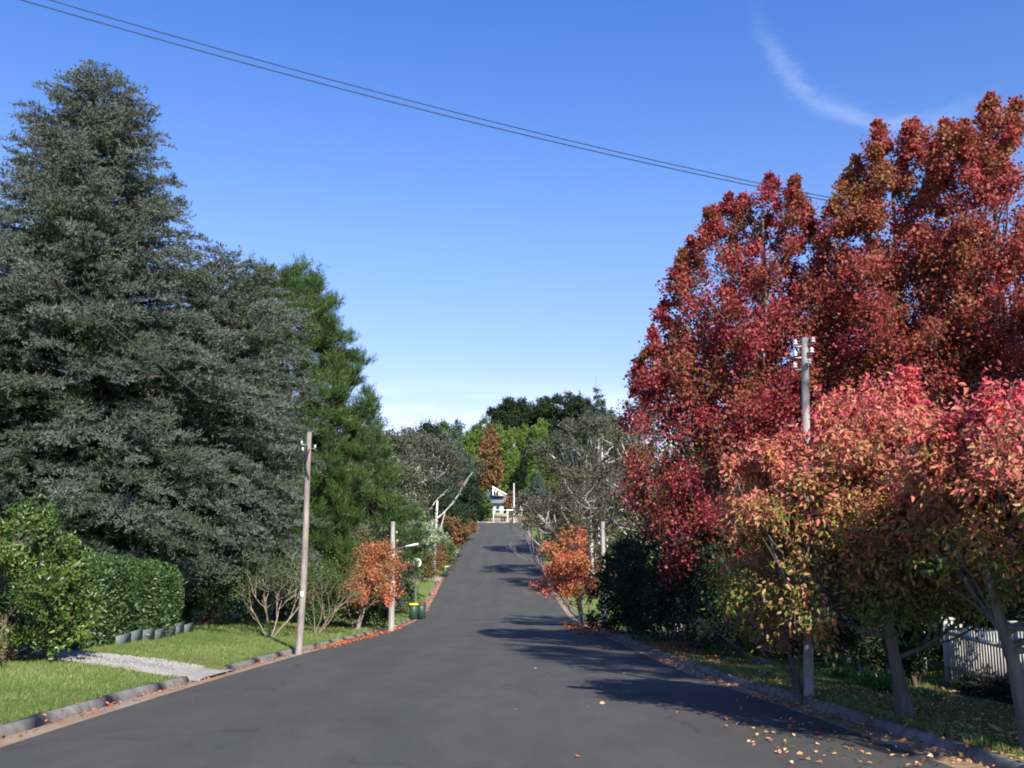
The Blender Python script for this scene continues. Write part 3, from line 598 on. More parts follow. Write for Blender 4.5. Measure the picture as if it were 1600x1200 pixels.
cherry('small sparse multi-stemmed cherry beside the insulator pole', 1238, 15.2, 862, 1.05, 44, 3, (-.25, 0), .4, brad=.36, trunk=.045, stems=4, nt_=10, nleaf=10)

gt = (8.9, 4.6, float(ground(8.9, 4.6)))
tree('garden_tree', 'leafy green garden tree behind the fence outside the right edge', 'tree', gt, 7.1, 'mid', M_BARK, gt[2]+4.4, [(0, .9), (.5, 1), (.85, .95), (1, .7)], 2.2, 170, .5, .11, 14, 12, None, trunk_r=.12, shell=.2)
# ------------------------------------------------------------ small orange trees
def small(name, label, px, d, top, rad, leaf, nb, base, brad=.5, ls=.1, group='small autumn trees along the kerbs', cat='tree', **k):
    g = G(px, d); kw = dict(trunk_r=.07, shape='diamond', upb=.3, jit=.14, axis=(.5, .8, -.1), wd=.75, shell=.35, trunk_top=.6, limb_r=.03, asc=.9, ntwig=12, nleaf=9, twigs=.5)
    kw.update(k)
    return tree(name, label, cat, g, ZP(top, d), leaf, kw.pop('bark', M_BARKG), g[2]+base, kw.pop('prof', DOME), rad, nb, brad, ls, kw.pop('ntwig'), kw.pop('nleaf'), group, **kw)
small('autumn_tree', 'small orange-red tree on the left verge, pale forked trunk', 560, 43, 848, 1.75, 'orange', 85, .95, cen=(.55, 0), lump=.3, stems=3)
small('autumn_tree', 'small orange-red tree over the right kerb, many thin stems', 912, 50, 820, 1.95, 'orange', 85, 1.1, lump=.28, cen=(-.55, 0), stems=6, ls=.12)
small('autumn_tree', 'thin rusty tree on the lawn behind the yellow-lidded bin', 652, 66, 862, 1.7, 'rust', 34, 1.9, ls=.15, trunk_r=.06)
small('autumn_tree', 'rusty orange tree by the left kerb halfway up the hill', 700, 112, 808, 2.6, 'rust', 60, .6, .8, .24, stems=3)
small('autumn_tree', 'orange tree by the left kerb near the top of the hill', 722, 140, 812, 2.4, 'rust', 46, .6, .8, .28, stems=3)
small('autumn_tree', 'tall rust-brown tree rising among the lime conifers', 765, 226, 668, 3.3, 'rust', 90, 4, 1.6, .6, trunk_r=.25, prof=COLUMN, group=None, brz=1.6)
small('autumn_tree', 'small orange tree beside the far house', 797, 186, 768, 1.7, 'rust', 24, .8, .7, .34, group=None)
small('autumn_tree', 'thin reddish twiggy tree right of the road under the gums', 955, 85, 720, 3.6, 'gumbrown', 70, 1.6, .9, .2, bark=M_TWIG, group=None, stems=3)

# ------------------------------------------------------------ hedge, laurel and shrubs on the left
def shrub(name, label, x, y, hgt, rad, leaf, nb, ls=.09, brad=.4, group='garden shrubs beside the road', z=None, **k):
    loc = (x, y, float(ground(x, y))); kw = dict(trunk_r=.05, shape='leaf', upb=.3, jit=.14, axis=(.5, .8, 0), wd=.45, shell=.5, trunk_top=.5, limb_r=.02, asc=.8, ntwig=12, nleaf=9, twigs=.2, stems=4,
        prof=[(0, .85), (.3, 1), (.6, .9), (.85, .65), (1, .3)], bark=M_BARK); kw.update(k)
    return tree(name, label, 'shrub', loc, loc[2]+hgt, leaf, kw.pop('bark'), loc[2]+kw.pop('base', .02), kw.pop('prof'), rad, nb, brad, ls, kw.pop('ntwig'), kw.pop('nleaf'), group, **kw)
def hedge(label, path, hgt, dep, leaf, n, sd, ls=.085):
    r = np.random.default_rng(sd); A, B = map(np.array, path); L = np.hypot(*(B-A)); d = (B-A)/L; nrm = np.array([-d[1], d[0]])
    root = empty('hedge', (*A, float(ground(*A))), label, 'hedge')
    off = np.array([A[0], A[1], float(ground(*A))])
    def pos(u_, w, h):   # u along, w across -1..1, h 0..1
        x = A[0]+d[0]*u_*L+nrm[0]*w*dep/2; y = A[1]+d[1]*u_*L+nrm[1]*w*dep/2
        hh = hgt*(1+.03*np.sin(u_*L*2.1)+.02*np.sin(u_*L*5))
        return np.stack([x, y, ground(x, y)+h*hh], -1)-off
    f = r.random(n); u_ = r.random(n); w = r.uniform(-1, 1, n); h = r.random(n)
    sidem = f < .62; topm = (f >= .62) & (f < .85); endm = f >= .85
    e = np.abs(r.normal(0, .1, n))
    w = np.where(sidem, np.sign(w)*(1-e*1.2), w); h = np.where(topm, 1-e*.7, h*.97); u_ = np.where(endm, np.where(u_ < .5, e*.25, 1-e*.25), u_)
    rough = .05*np.sin(u_*L*3+h*5)+.04*np.sin(u_*L*7-h*9)
    w = w*(1+rough-.14*(h > .9)*(np.abs(w) > .8))
    C = pos(u_, w, h)+r.normal(size=(n, 3))*.035
    outd = np.where(sidem[:, None], np.append(nrm, 0)*np.sign(w)[:, None], np.where(topm[:, None], [0, 0, 1.], np.append(d, 0)*np.where(u_ < .5, -1, 1)[:, None]))
    D = unit(outd*.5+rdir(r, n)*.8+np.array([0, 0, .3]))
    L_ = ls*r.uniform(.7, 1.3, n); cl = .5+.5*np.sin(u_*L*4+h*3)*np.sin(h*7+u_*L*1.3)
    mb = MB(); leaves(mb, r, C, D, L_, L_*.5, np.stack([r.random(n), np.clip(cl*.7+.3*r.random(n), 0, 1), h], 1), 'leaf', .2, .1)
    mb.build('foliage', M_LEAF[leaf], root, attr=True)
    tm = MB(); K = int(L/.5)
    ub = (np.arange(K)+.5)/K; b0 = pos(ub, r.uniform(-.3, .3, K), np.zeros(K)); P = []
    for q in range(K):
        for _ in range(4):
            tipp = b0[q]+np.array([d[0], d[1], 0])*r.uniform(-.35, .35)+np.append(nrm, 0)*r.uniform(-.4, .4)*dep+np.array([0, 0, hgt*r.uniform(.5, .9)])
            P.append(np.linspace(b0[q], tipp, 4))
    tm.tubes(np.array(P), np.broadcast_to([.03, .02, .014, .006], (len(P), 4)), 5)
    # dense inner twiggery: dark crossed branches filling the heart of the hedge
    Q = pos(r.random(900), r.uniform(-.75, .75, 900), r.random(900)*.9); dd = rdir(r, 900)*.3
    tm.tubes(np.stack([Q-dd, Q, Q+dd], 1), np.full((900, 3), .012), 3)
    tm.build('stem', M_BARK, root); return root
hedge('clipped glossy green hedge beside the gravel driveway', ((-10.9, 22.2), (-11.1, 30.3)), 2.05, 1.7, 'camellia', 60000, 11)
shrub('laurel_shrub', 'big glossy light green shrub at the left edge of the lawn', -9.7, 18.9, 3.0, 1.7, 'laurel', 150, .095, .34, ntwig=13, nleaf=12, shell=.6, size=(.7, 1.1))
shrub('laurel_shrub', 'glossy light green shrub half outside the left edge', -12.0, 19.5, 3.3, 1.9, 'laurel', 110, .1, .38, ntwig=13, nleaf=10, shell=.6)
shrub('dry_shrub', 'low straw-coloured shrub at the left edge of the lawn', -9.3, 16.6, .8, .7, 'dry', 22, .08, .25, upb=.8)
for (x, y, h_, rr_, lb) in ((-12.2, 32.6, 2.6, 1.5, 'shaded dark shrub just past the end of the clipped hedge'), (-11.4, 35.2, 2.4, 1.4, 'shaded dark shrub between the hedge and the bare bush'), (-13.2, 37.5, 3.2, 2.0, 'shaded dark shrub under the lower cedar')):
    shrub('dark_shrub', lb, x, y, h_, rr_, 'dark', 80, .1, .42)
# grey panels at the hedge foot
M_PANEL = solid('panel_grey', (.13, .15, .145), .5, .2, 6, .0, (1, 1, .3))
root = empty('garden_edging', (-10.0, 24.8, float(ground(-10, 24.8))), 'low grey stepped panels at the foot of the clipped hedge', 'edging')
y = 24.8
for k in range(7):
    x = -9.95-.06*k; zc = float(ground(x, y+.5))-root.location.z; hh = .30+.03*(k % 3)
    MB().box(x-root.location.x, y+.5-24.8, zc+hh/2-.06+.03*k % .05, .03, .95, hh, bev=.004, rz=.05*(k % 2)).build('panel', M_PANEL, root); y += 1.02
# bare bush and mixed shrubs behind the first pole
def bare(name, label, px, d, top, spread, bark, n=9, sd=0, lean=(0, 0), r0=.05, depth=4, group=None, cat='bush', leaf=None, nl=0, ls=.06, base=None):
    g = G(px, d) if base is None else base; H = ZP(top, d)-g[2]; r = seed(px, d, sd); root = empty(name, g, label, cat, group); segs = {}
    out = []; tips = []
    def grow(p, d_, L, R0, lev):
        k = 5; pts = [p]; q = d_
        for _ in range(k-1):
            q = unit(q+r.normal(size=3)*.17+np.array([0, 0, .05])); pts.append(pts[-1]+q*L/(k-1))
        out.append((np.array(pts), np.linspace(R0, R0*.6, k)))
        if lev >= depth: tips.append(pts[-1]); return
        for c in range(r.integers(2, 4) if lev else 3):
            j = r.integers(2, k); nd = unit(q+rdir(r, 1)[0]*.75+np.array([0, 0, .12]))
            grow(pts[j], nd, L*r.uniform(.55, .8), R0*.58, lev+1)
    for i in range(n):
        a = i/n*6.28+r.random(); dr = unit(np.array([math.cos(a)*spread+lean[0], math.sin(a)*spread*.8+lean[1], 1.]))
        grow(np.array([math.cos(a)*.08, math.sin(a)*.08, -.03]), dr, H*.42*r.uniform(.8, 1.2), r0*r.uniform(.7, 1), 1)
    mb = MB(); mb.tubes(np.array([o_[0] for o_ in out]), np.array([o_[1] for o_ in out]), 5)
    mb.build('stem', bark, root, smooth=True)
    if leaf:
        T = np.array(tips); C = np.repeat(T, nl, 0)+r.normal(size=(len(T)*nl, 3))*.22; k = len(C); mb = MB()
        L = ls*r.uniform(.6, 1.3, k); leaves(mb, r, C, rdir(r, k), L, L*.6, r.random((k, 3)), 'diamond'); mb.build('foliage', M_LEAF[leaf], root, attr=True)
    return root
bare('bare_bush', 'bare pale-stemmed bush left of the leaning timber pole', 428, 33, 838, .45, M_TWIG, 5, 1, depth=5, leaf='mid', nl=16, r0=.032)
bare('bare_bush', 'bare twiggy bush just right of the leaning timber pole', 500, 37, 850, .6, M_TWIG, 5, 2, lean=(.5, 0), depth=5, leaf='mid', nl=18, r0=.02)
def sh(label, px, d, h_, r_, leaf, nb, **k):
    g = G(px, d); return shrub(k.pop('name', 'garden_shrub'), label, g[0], g[1], h_, r_, leaf, nb, **k)
sh('rounded green bush on the left verge before the orange tree', 522, 46, 2.3, 1.7, 'mid', 70, ls=.09)
sh('tall olive bush behind the bare bush and the leaning pole', 470, 43, 4.6, 2.3, 'mid', 110, ls=.12, brad=.6)
sh('olive bush under the green pine, right of the leaning pole', 535, 52, 5.4, 2.6, 'dry', 100, ls=.13, brad=.6)
sh('dark green bush under the left part of the pine', 400, 42, 4.2, 2.4, 'pine', 90, ls=.13, brad=.6)
sh('small dark bush right beside the orange-red tree on the left', 592, 47, 2.0, .9, 'dark', 40, ls=.09)
sh('pale variegated shrub above the street lamp', 647, 71, 6.6, 2.4, 'varieg', 90, ls=.15, brad=.45, prof=DOME, base=3.2, trunk_r=.08)
sh('dark bush between the street lamp and the pale shrub', 616, 63, 3.0, 1.4, 'mid', 50, ls=.15, brad=.6)
sh('olive bush behind the orange-red tree on the left', 568, 60, 5.4, 3.0, 'gum', 90, ls=.16, brad=.7)
sh('low green bush at the left kerb below the white pole', 684, 98, 3.4, 2.0, 'mid', 50, ls=.2, brad=.6)
sh('brown bush left of the white pole', 662, 92, 4.4, 2.6, 'rust', 50, ls=.2, brad=.7)
sh('dark green bush left of the white pole, behind the brown bush', 655, 108, 6.5, 3.6, 'dark', 70, ls=.24, brad=.9)
sh('dark bush at the left corner of the cross street', 726, 158, 4.2, 2.6, 'dark', 50, ls=.3, brad=.8)
# right side: shaded mass below the red trees, part of the shade put into the leaf colour
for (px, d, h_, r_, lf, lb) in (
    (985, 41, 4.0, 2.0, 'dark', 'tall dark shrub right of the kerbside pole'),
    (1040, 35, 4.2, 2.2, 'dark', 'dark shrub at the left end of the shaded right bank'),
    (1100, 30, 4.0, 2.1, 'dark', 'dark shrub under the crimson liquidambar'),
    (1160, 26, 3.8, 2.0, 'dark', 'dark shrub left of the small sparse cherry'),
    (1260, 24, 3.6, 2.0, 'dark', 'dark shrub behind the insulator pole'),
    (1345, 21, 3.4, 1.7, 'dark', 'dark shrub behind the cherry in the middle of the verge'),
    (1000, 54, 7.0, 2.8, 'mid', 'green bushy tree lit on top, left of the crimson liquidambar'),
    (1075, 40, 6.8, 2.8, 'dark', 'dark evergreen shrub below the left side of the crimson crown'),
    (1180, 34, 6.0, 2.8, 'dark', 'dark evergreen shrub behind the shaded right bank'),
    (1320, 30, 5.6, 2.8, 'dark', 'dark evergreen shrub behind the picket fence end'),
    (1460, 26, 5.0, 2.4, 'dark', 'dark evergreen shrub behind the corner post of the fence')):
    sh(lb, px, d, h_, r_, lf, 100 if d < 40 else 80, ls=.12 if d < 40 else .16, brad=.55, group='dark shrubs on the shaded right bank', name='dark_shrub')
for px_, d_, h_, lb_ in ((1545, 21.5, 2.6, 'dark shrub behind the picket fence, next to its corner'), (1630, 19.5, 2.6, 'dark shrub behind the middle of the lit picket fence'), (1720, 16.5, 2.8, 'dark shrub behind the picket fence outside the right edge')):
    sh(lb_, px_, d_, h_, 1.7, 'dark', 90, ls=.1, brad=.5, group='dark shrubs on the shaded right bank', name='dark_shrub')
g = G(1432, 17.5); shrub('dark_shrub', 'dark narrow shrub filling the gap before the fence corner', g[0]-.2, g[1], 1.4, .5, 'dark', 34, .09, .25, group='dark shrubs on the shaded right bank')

# ------------------------------------------------------------ strap-leaved plants, low hedge
def strap(label, px, d, n, h_, sd):
    g = G(px, d); r = seed(px, d, sd); root_ = None; mb = MB(); a = r.random(n)*6.28; L = h_*r.uniform(.7, 1.2, n); el = r.uniform(.5, 1.35, n)
    D = np.stack([np.cos(a)*np.cos(el), np.sin(a)*np.cos(el), np.sin(el)], 1); Sd = np.stack([-np.sin(a), np.cos(a), np.zeros(n)], 1)
    b = np.stack([np.cos(a), np.sin(a), np.zeros(n)], 1)*r.uniform(0, .15, n)[:, None]; V = []
    for u_ in (0, .35, .7, 1):
        c = b+D*(L*u_)[:, None]-np.array([0, 0, 1])*(L*.55*u_**2.2)[:, None]; w = .035*(1-u_**3*.85)
        V += [c-Sd*w/2, c+Sd*w/2]
    V = np.stack(V, 1).reshape(-1, 3); F = (np.array([(0, 1, 3, 2), (2, 3, 5, 4), (4, 5, 7, 6)])[None]+(np.arange(n)*8)[:, None, None]).reshape(-1, 4)
    mb.add(V, F, 0, np.repeat(r.random((n, 3)), 8, 0)); o = mb.build('strap_leaf_plant', M_LEAF['agap'], attr=True); o.location = g
    tag(o, label, 'plant', 'strap-leaved plants before the fence')
strap('green strap-leaved plant left of the middle cherry trunk', 1368, 15.6, 90, .75, 1)
strap('green strap-leaved plant in the middle of its clump', 1335, 17.0, 90, .75, 2)
strap('green strap-leaved plant at the left end of its clump', 1303, 18.6, 90, .8, 3)
strap('green strap-leaved plant right beside the middle cherry trunk', 1428, 14.8, 30, .4, 4)
hedge('low dark hedge strip at the foot of the picket fence', ((7.35, 7.0), (7.5, 16.0)), .30, .55, 'dark', 16000, 12, .05)

# ------------------------------------------------------------ picket fence
def fence(label, A, B, hgt, nspan, gate_post=True):
    A = np.array(A, float); B = np.array(B, float); L = np.hypot(*(B-A)); d = (B-A)/L; rz = math.atan2(d[1], d[0]); gz_ = float(ground(*A))
    root = empty('picket_fence', (A[0], A[1], gz_), label, 'fence', 'white picket fences right of the road')
    span = L/nspan
    for k in range(nspan+1):
        q = A+d*span*k; z = float(ground(*q))-gz_; mb = MB(); mb.box(q[0]-A[0], q[1]-A[1], z+hgt*.53, .11, .11, hgt*1.1, rz=rz, bev=.008); mb.box(q[0]-A[0], q[1]-A[1], z+hgt*1.08+.025, .15, .15, .05, rz=rz, bev=.012)
        mb.build('post', M_FENCE, root)
    for k in range(nspan):
        mb = MB(); np_ = int(span/.105)
        for j in range(1, np_):
            u_ = j/np_; q = A+d*span*(k+u_); z = float(ground(*q))-gz_; hh = hgt*(.86+.14*(2*u_-1)**2)
            mb.box(q[0]-A[0], q[1]-A[1], z+.06+hh/2, .068, .02, hh, rz=rz, bev=.004)
        for zz in (.22, .78):
            q0 = A+d*span*(k+.5); z = float(ground(*q0))-gz_; nx, ny = -d[1]*.032, d[0]*.032
            mb.box(q0[0]-A[0]-nx, q0[1]-A[1]-ny, z+hgt*zz, span-.12, .04, .07, rz=rz)
        mb.build('panel', M_FENCE, root)
fence('white picket fence behind the low hedge at the right edge', (8.05, 18.3), (7.6, 5.0), 1.05, 5)
fence('white picket fence in deep shade behind the strap-leaved plants', (8.5, 20.5), (8.7, 28.9), 1.0, 4)
fence('short return of white picket fence at the fence corner', (8.2, 18.45), (10.6, 18.9), 1.05, 1)

# ------------------------------------------------------------ utility poles
def insul(mb_pin, x, y, z, root):
    m_ = MB(); m_.lathe([(0, .045), (.018, .04), (.02, .026), (.036, .018), (.038, .008), (.02, .0), (.022, -.018), (.037, -.027), (.037, -.038), (0, -.04)], (x, y, z), 12)
    q_ = m_.build('insulator', M_PORC, root, smooth=True)
def pole(label, px, d, top, r0, m, lean=0, ins=(), lamp=False, plate=None, bend=0, name='utility_pole', group='timber utility poles', py=None):
    g = G(px, d, py or 835) ; H = ZP(top, d)-g[2]
    root = empty(name, g, label, 'pole', group); h = np.linspace(0, 1, 14)
    P = np.stack([lean*h+bend*np.sin(h*5.5)*.03+bend*np.sin(h*2.7)*.05, 0*h, h*H-.1*(h == 0)], 1)
    mb = MB(); mb.tubes(P, r0*(1-.28*h), 14, cap=True); mb.build('shaft', m, root, smooth=False)
    def at(z): return float(np.interp(z, P[:, 2], P[:, 0]))
    for (dx, dy, dz) in ins:
        z = H-dz; x0_ = at(z); b = MB(); b.tubes([(x0_, 0, z-.04), (x0_+dx*.6, dy*.8, z-.05), (x0_+dx, dy, z-.05), (x0_+dx, dy, z+.02)], [.012]*4, 6)
        b.build('bracket', M_METAL, root); insul(None, x0_+dx, dy, z+.02, root)
    if plate: MB().box(at(plate), -r0-.004, plate, .09, .006, .16, bev=.002).build('number_plate', M_WHITE, root)
    return root, H, at
r_, H_, at_ = pole('tall leaning brown timber pole on the left verge', 467, 27.6, 675, .10, M_POLE, .10, [(-.2, -.02, .32), (-.18, .05, .5), (.16, .12, .42)], plate=1.55, bend=.6, py=1005)
b = MB(); b.tubes([(at_(H_-.6)-.03, -.11, H_-.4), (at_(H_-.8), -.125, H_-.75), (at_(H_-1)-.05, -.12, H_-1.0), (at_(H_-1.2)+.06, -.1, H_-1.35)], [.022]*4, 6); b.tubes([(at_(H_-.6)+.05, -.10, H_-.5), (at_(H_-.8)-.04, -.12, H_-.85), (at_(H_-1.3), -.12, H_-1.25)], [.018]*3, 6); b.build('cable_tie', M_WIRE, r_)
pole('tall timber pole with six white insulators on the right verge', 1263, 14.9, 528, .078, M_POLEG, .20,
     [(-.15, 0, .09), (-.155, 0, .27), (-.16, 0, .46), (.09, -.12, .07), (.07, -.12, .24), (.03, -.13, .42)], bend=.1, py=1075)
pr, pH, pat = pole('timber pole carrying the street lamp on the left verge', 611, 45.5, 815, .145, M_POLEG, .0, [(.22, -.1, .9), (.2, -.1, .5)], bend=.3, py=975)
# street lamp on the pole
lr = MB(); zl = pH-1.25
lr.tubes([(.15, -.05, zl-.05), (.35, -.1, zl+.03), (.62, -.12, zl+.1)], [.02]*3, 8); arm = lr.build('lamp_arm', M_METAL, pr)
lm = MB(); lm.box(0, 0, 0, .62, .17, .09, bev=.02); q = lm.build('lamp_head', M_WHITE, pr); q.location = (.92, -.14, zl+.16); q.rotation_euler = (0, R(-12), 0)
pole('slim white pole on the left verge halfway up the hill', 678, 96, 782, .16, M_POLEW, .25, [], bend=.2, py=880, name='utility_pole')
pole('weathered pole with insulators at the edge of the right shade', 944, 47.5, 815, .13, M_POLEG, 0, [(-.2, -.1, .35), (-.2, -.1, .7), (-.2, -.1, 1.05), (.2, -.1, .9), (.2, -.1, 1.2)], bend=.2, py=980)
pole('far white pole at the cross street junction', 803, 178, 755, .17, M_POLEW, 0, [], py=814)
pole('grey slender pole among the trees left of the far junction', 705, 150, 772, .14, M_POLEG, .1, [], py=812)
# dish on a mast
g = G(651, 62); root = empty('satellite_dish', g, 'small white dish on a mast behind the thin rusty tree', 'dish')
zt = ZP(884, 62)-g[2]
MB().tubes([(0, 0, 0), (0, 0, zt)], [.04, .04], 8).build('mast', M_METAL, root)
mb = MB(); prof = [(0, 0), (.13, .02), (.25, .07), (.31, .11), (.315, .125), (.25, .08), (.13, .035), (0, .015)]; mb.lathe(prof, (0, 0, 0), 20)
q = mb.build('dish', M_WHITE, root, smooth=True); q.location = (0, -.08, zt+.15); q.rotation_euler = (R(65), 0, R(15))

# ------------------------------------------------------------ overhead cables
def cable(label, A, B, sag, r0=.016, n=40, kind='cables overhead'):
    u_ = np.linspace(0, 1, n)[:, None]; P = np.array(A)*(1-u_)+np.array(B)*u_; P[:, 2] -= 4*sag*(u_*(1-u_))[:, 0]
    mb = MB(); mb.tubes(P, np.full(n, r0), 6); o = mb.build('overhead_cable', M_WIRE, loc=tuple(P[0])); tag(o, label, 'cable', kind)
def RP(px, py, d): a, b = ray(px, py); return (a*d, d, EYE+b*d)
cable('upper of the two black cables crossing the sky', RP(-700, -245, 17), RP(1345, 318, 28), .58, .012)
cable('lower of the two black cables crossing the sky', RP(-700, -227, 17), RP(1345, 323, 28.0), .575, .013)
cable('dark service cable running down in front of the huge cedar', RP(-260, 130, 22), RP(310, 618, 26.5), .15, .022, kind=None)

# ------------------------------------------------------------ wheelie bins
M_BIN = solid('bin_green', (.02, .055, .035), .5, .1, 10); M_LY = solid('lid_yellow', (.75, .62, .04), .45, .05); M_LR = solid('lid_maroon', (.16, .03, .03), .45, .05); M_RUB = solid('rubber', (.02, .02, .02), .8)
def wbin(label, px, d, lid, rz=0, py=None, h=.95):
    x, y, z = G(px, d, py or 900); z = float(surf(x, y)); root = empty('wheelie_bin', (x, y, z), label, 'bin', 'wheelie bins at the left kerb', rz)
    mb = MB(); mb.box(0, 0, .07+h*.42, .5, .56, h*.84, taper=.78, bev=.025); mb.box(0, 0, h*.9, .54, .6, .07, bev=.01); mb.build('body', M_BIN, root)
    mb = MB(); mb.box(0, -.01, h*.97, .56, .62, .06, bev=.02); mb.box(0, -.01, h*1.01, .46, .5, .05, taper=1.1, bev=.02); mb.build('lid', lid, root)
    mb = MB(); mb.tubes([(-.24, .33, h*.9), (-.24, .38, h*.93), (.24, .38, h*.93), (.24, .33, h*.9)], [.016]*4, 8); mb.build('handle', M_BIN, root)
    for sx_ in (-.23, .23):
        mb = MB(); mb.tubes([(sx_-.025, .22, .1), (sx_+.025, .22, .1)], [.1, .1], 16, cap=True); mb.build('wheel', M_RUB, root)
wbin('green wheelie bin with a yellow lid at the left kerb', 646, 60, M_LY, .2, 955)
wbin('green wheelie bin with a maroon lid beside the yellow-lidded one', 658, 60.6, M_LR, -.1, 955)
wbin('distant yellow-lidded wheelie bin lower on the hill by the driveway', 695, 92, M_LY, .4, 892)
wbin('distant yellow-lidded wheelie bin higher on the hill by the rusty tree', 711, 108, M_LY, .1, 872)

# ------------------------------------------------------------ gums with pale branches
def gum(label, px, d, top, rad, nb, base, leaf='gum', brad=1.25, ls=.26, sd=0, limbs=7, cen=(0, 0), stems=3, prof=None, tr=.3, dark=False, nleaf=17, ntwig=17, limb_r=.10):
    g = G(px, d)
    return tree('gum_tree', label, 'tree', g, ZP(top, d), leaf, M_GUM if not dark else M_BARK, g[2]+base, prof or [(0, .5), (.2, .85), (.5, 1), (.75, .9), (.92, .6), (1, .35)], rad, nb, brad, ls, ntwig, nleaf,
        'gum trees on the slopes', trunk_r=tr, upb=.25, jit=.18, axis=(.4, .8, -.35), wd=.42, shell=.45, lump=.2, trunk_top=.62, limb_r=limb_r, asc=1.0, sd=sd, stems=stems, cen=cen, twigs=.12, shape='leaf', bend=.1)
gum('olive gum tree behind the dark pine on the left', 588, 85, 668, 6, 60, 2.5, sd=1)
gum('olive gum tree with white forked trunk above the white pole', 668, 100, 672, 6.2, 58, 6.0, sd=2, cen=(-1, 0), tr=.24)
gum('low olive gum filling the slope under the left gums', 610, 75, 760, 4.6, 50, 1.2, sd=3, brad=1.0)
gum('large olive gum with white limbs on the right slope', 935, 110, 650, 6.2, 90, 7, sd=4, cen=(-.6, 0), tr=.36, limb_r=.15)
gum('brown-leaved gum with bare white branches by the right kerb', 885, 92, 745, 4.6, 42, 2.2, 'gumbrown', 1.0, .22, 5, cen=(-1.2, 0), stems=4, limb_r=.07, tr=.2)
gum('brown-leaved gum right of the bare white branches', 925, 78, 720, 4.5, 46, 2.4, 'gumbrown', 1.0, .2, 6, stems=4, limb_r=.07, tr=.2)
gum('grey-green gum behind the crimson liquidambar', 996, 120, 622, 6, 60, 6, sd=7)
bare('bare_tree', 'leafless white-branched tree leaning over the right kerb', 868, 82, 775, .9, M_BARKG, 4, 7, lean=(-.7, 0), r0=.075, depth=4, cat='tree')
gum('broad dark gum on the skyline, left of the two', 797, 275, 624, 7, 70, 12, 'dark', 1.7, .65, 8, dark=True)
gum('broad dark gum on the skyline, middle', 830, 285, 632, 6.5, 60, 8, 'dark', 1.8, .65, 9, dark=True)
gum('broad dark gum on the skyline, largest on the right', 882, 280, 616, 11, 110, 10, 'dark', 2.0, .65, 10, dark=True)
gum('small dark gum on the far skyline above the left gums', 668, 260, 664, 5.5, 40, 7, 'dark', 1.9, .65, 11, dark=True)
gum('low dark gum on the skyline below the tall open spruce', 925, 272, 634, 9, 80, 8, 'dark', 2.0, .65, 14, dark=True)
gum('green rounded gum on the skyline left of the dark gums', 758, 268, 652, 6, 50, 6, 'mid', 1.8, .6, 15, dark=True)
gum('pale green round tree on the far skyline', 700, 275, 660, 6, 40, 6, 'mid', 1.9, .65, 12, dark=True)
# conifers on the hill
def conifer(label, px, d, top, rad, leaf, nb, name='conifer_tree', base=1., prof=CONE, brad=None, ls=None, group='conifers on the far hill', brz=1., lean=(0, 0), **k):
    g = G(px, d); return tree(name, label, 'tree', g, ZP(top, d), leaf, M_BARK, g[2]+base, prof, rad, nb, brad or rad*.28, ls or d*.0021, 12, 10, group, trunk_r=.2, shape='diamond', brz=brz, upb=.3, jit=.14,
                              axis=(.7, .7, .1), wd=.45, shell=.5, lump=.08, trunk_top=.97, twigs=0, asc=.1, lean=lean, **k)
conifer('blue-green spruce on the far skyline between the gums', 714, 215, 655, 5.2, 'spruce', 90)
conifer('dark blue-green conifer at the left end of the skyline', 630, 240, 664, 3.6, 'spruce', 60)
conifer('tall open spruce standing highest on the right skyline', 936, 250, 582, 5.2, 'spruce', 80, brad=1.1)
CY = [(0, .9), (.3, 1), (.6, .82), (.85, .45), (1, .08)]
labs = ['first', 'second', 'third', 'fourth', 'fifth', 'sixth', 'seventh', 'eighth', 'ninth']
for k, (px, tp, w) in enumerate(((731, 668, 15), (748, 660, 14), (779, 660, 15), (795, 662, 15), (809, 660, 15), (822, 661, 15), (835, 660, 15))):
    conifer('lime green columnar conifer, %s from the left in the row' % labs[k], px, 238+3*(k % 3), tp, mpx(w, 240)*1.1, 'cypress', 110, 'cypress_tree', prof=CY, brad=.8, ls=.42, brz=1.5, group='row of lime green columnar conifers')
conifer('broad lime green conifer at the right end of the row', 846, 225, 652, mpx(27, 225), 'cypress', 200, 'cypress_tree', prof=CY, brad=.9, ls=.42, brz=1.5, group='row of lime green columnar conifers')
conifer('narrow dark leaning cypress before the lime conifers', 808, 205, 668, 1.1, 'dark', 60, 'cypress_tree', prof=COLUMN, brad=.55, ls=.35, lean=(3.2, 0), cen=(.0, 0), group=None, brz=1.6)
conifer('dark conifer filling the slope above the far house, left', 722, 190, 715, 3.8, 'spruce', 90)
conifer('dark conifer standing left of the far house', 733, 180, 735, 3.6, 'dark', 90)
conifer('dark broad conifer on the right above the brown gums', 893, 125, 700, 4.6, 'dark', 110)
conifer('dark conifer left of the white pole, behind the gum', 690, 130, 740, 4, 'dark', 90)
conifer('dark green conifer right of the far house', 838, 186, 735, 3.4, 'spruce', 70)
conifer('dark tapering conifer between the brown gums', 912, 105, 730, 3.2, 'mid', 80)
g = G(750, 184); shrub('round_bush', 'rounded dark green bush left of the far house', g[0], g[1], 5.6, 2.5, 'mid', 60, .36, .8, group=None)
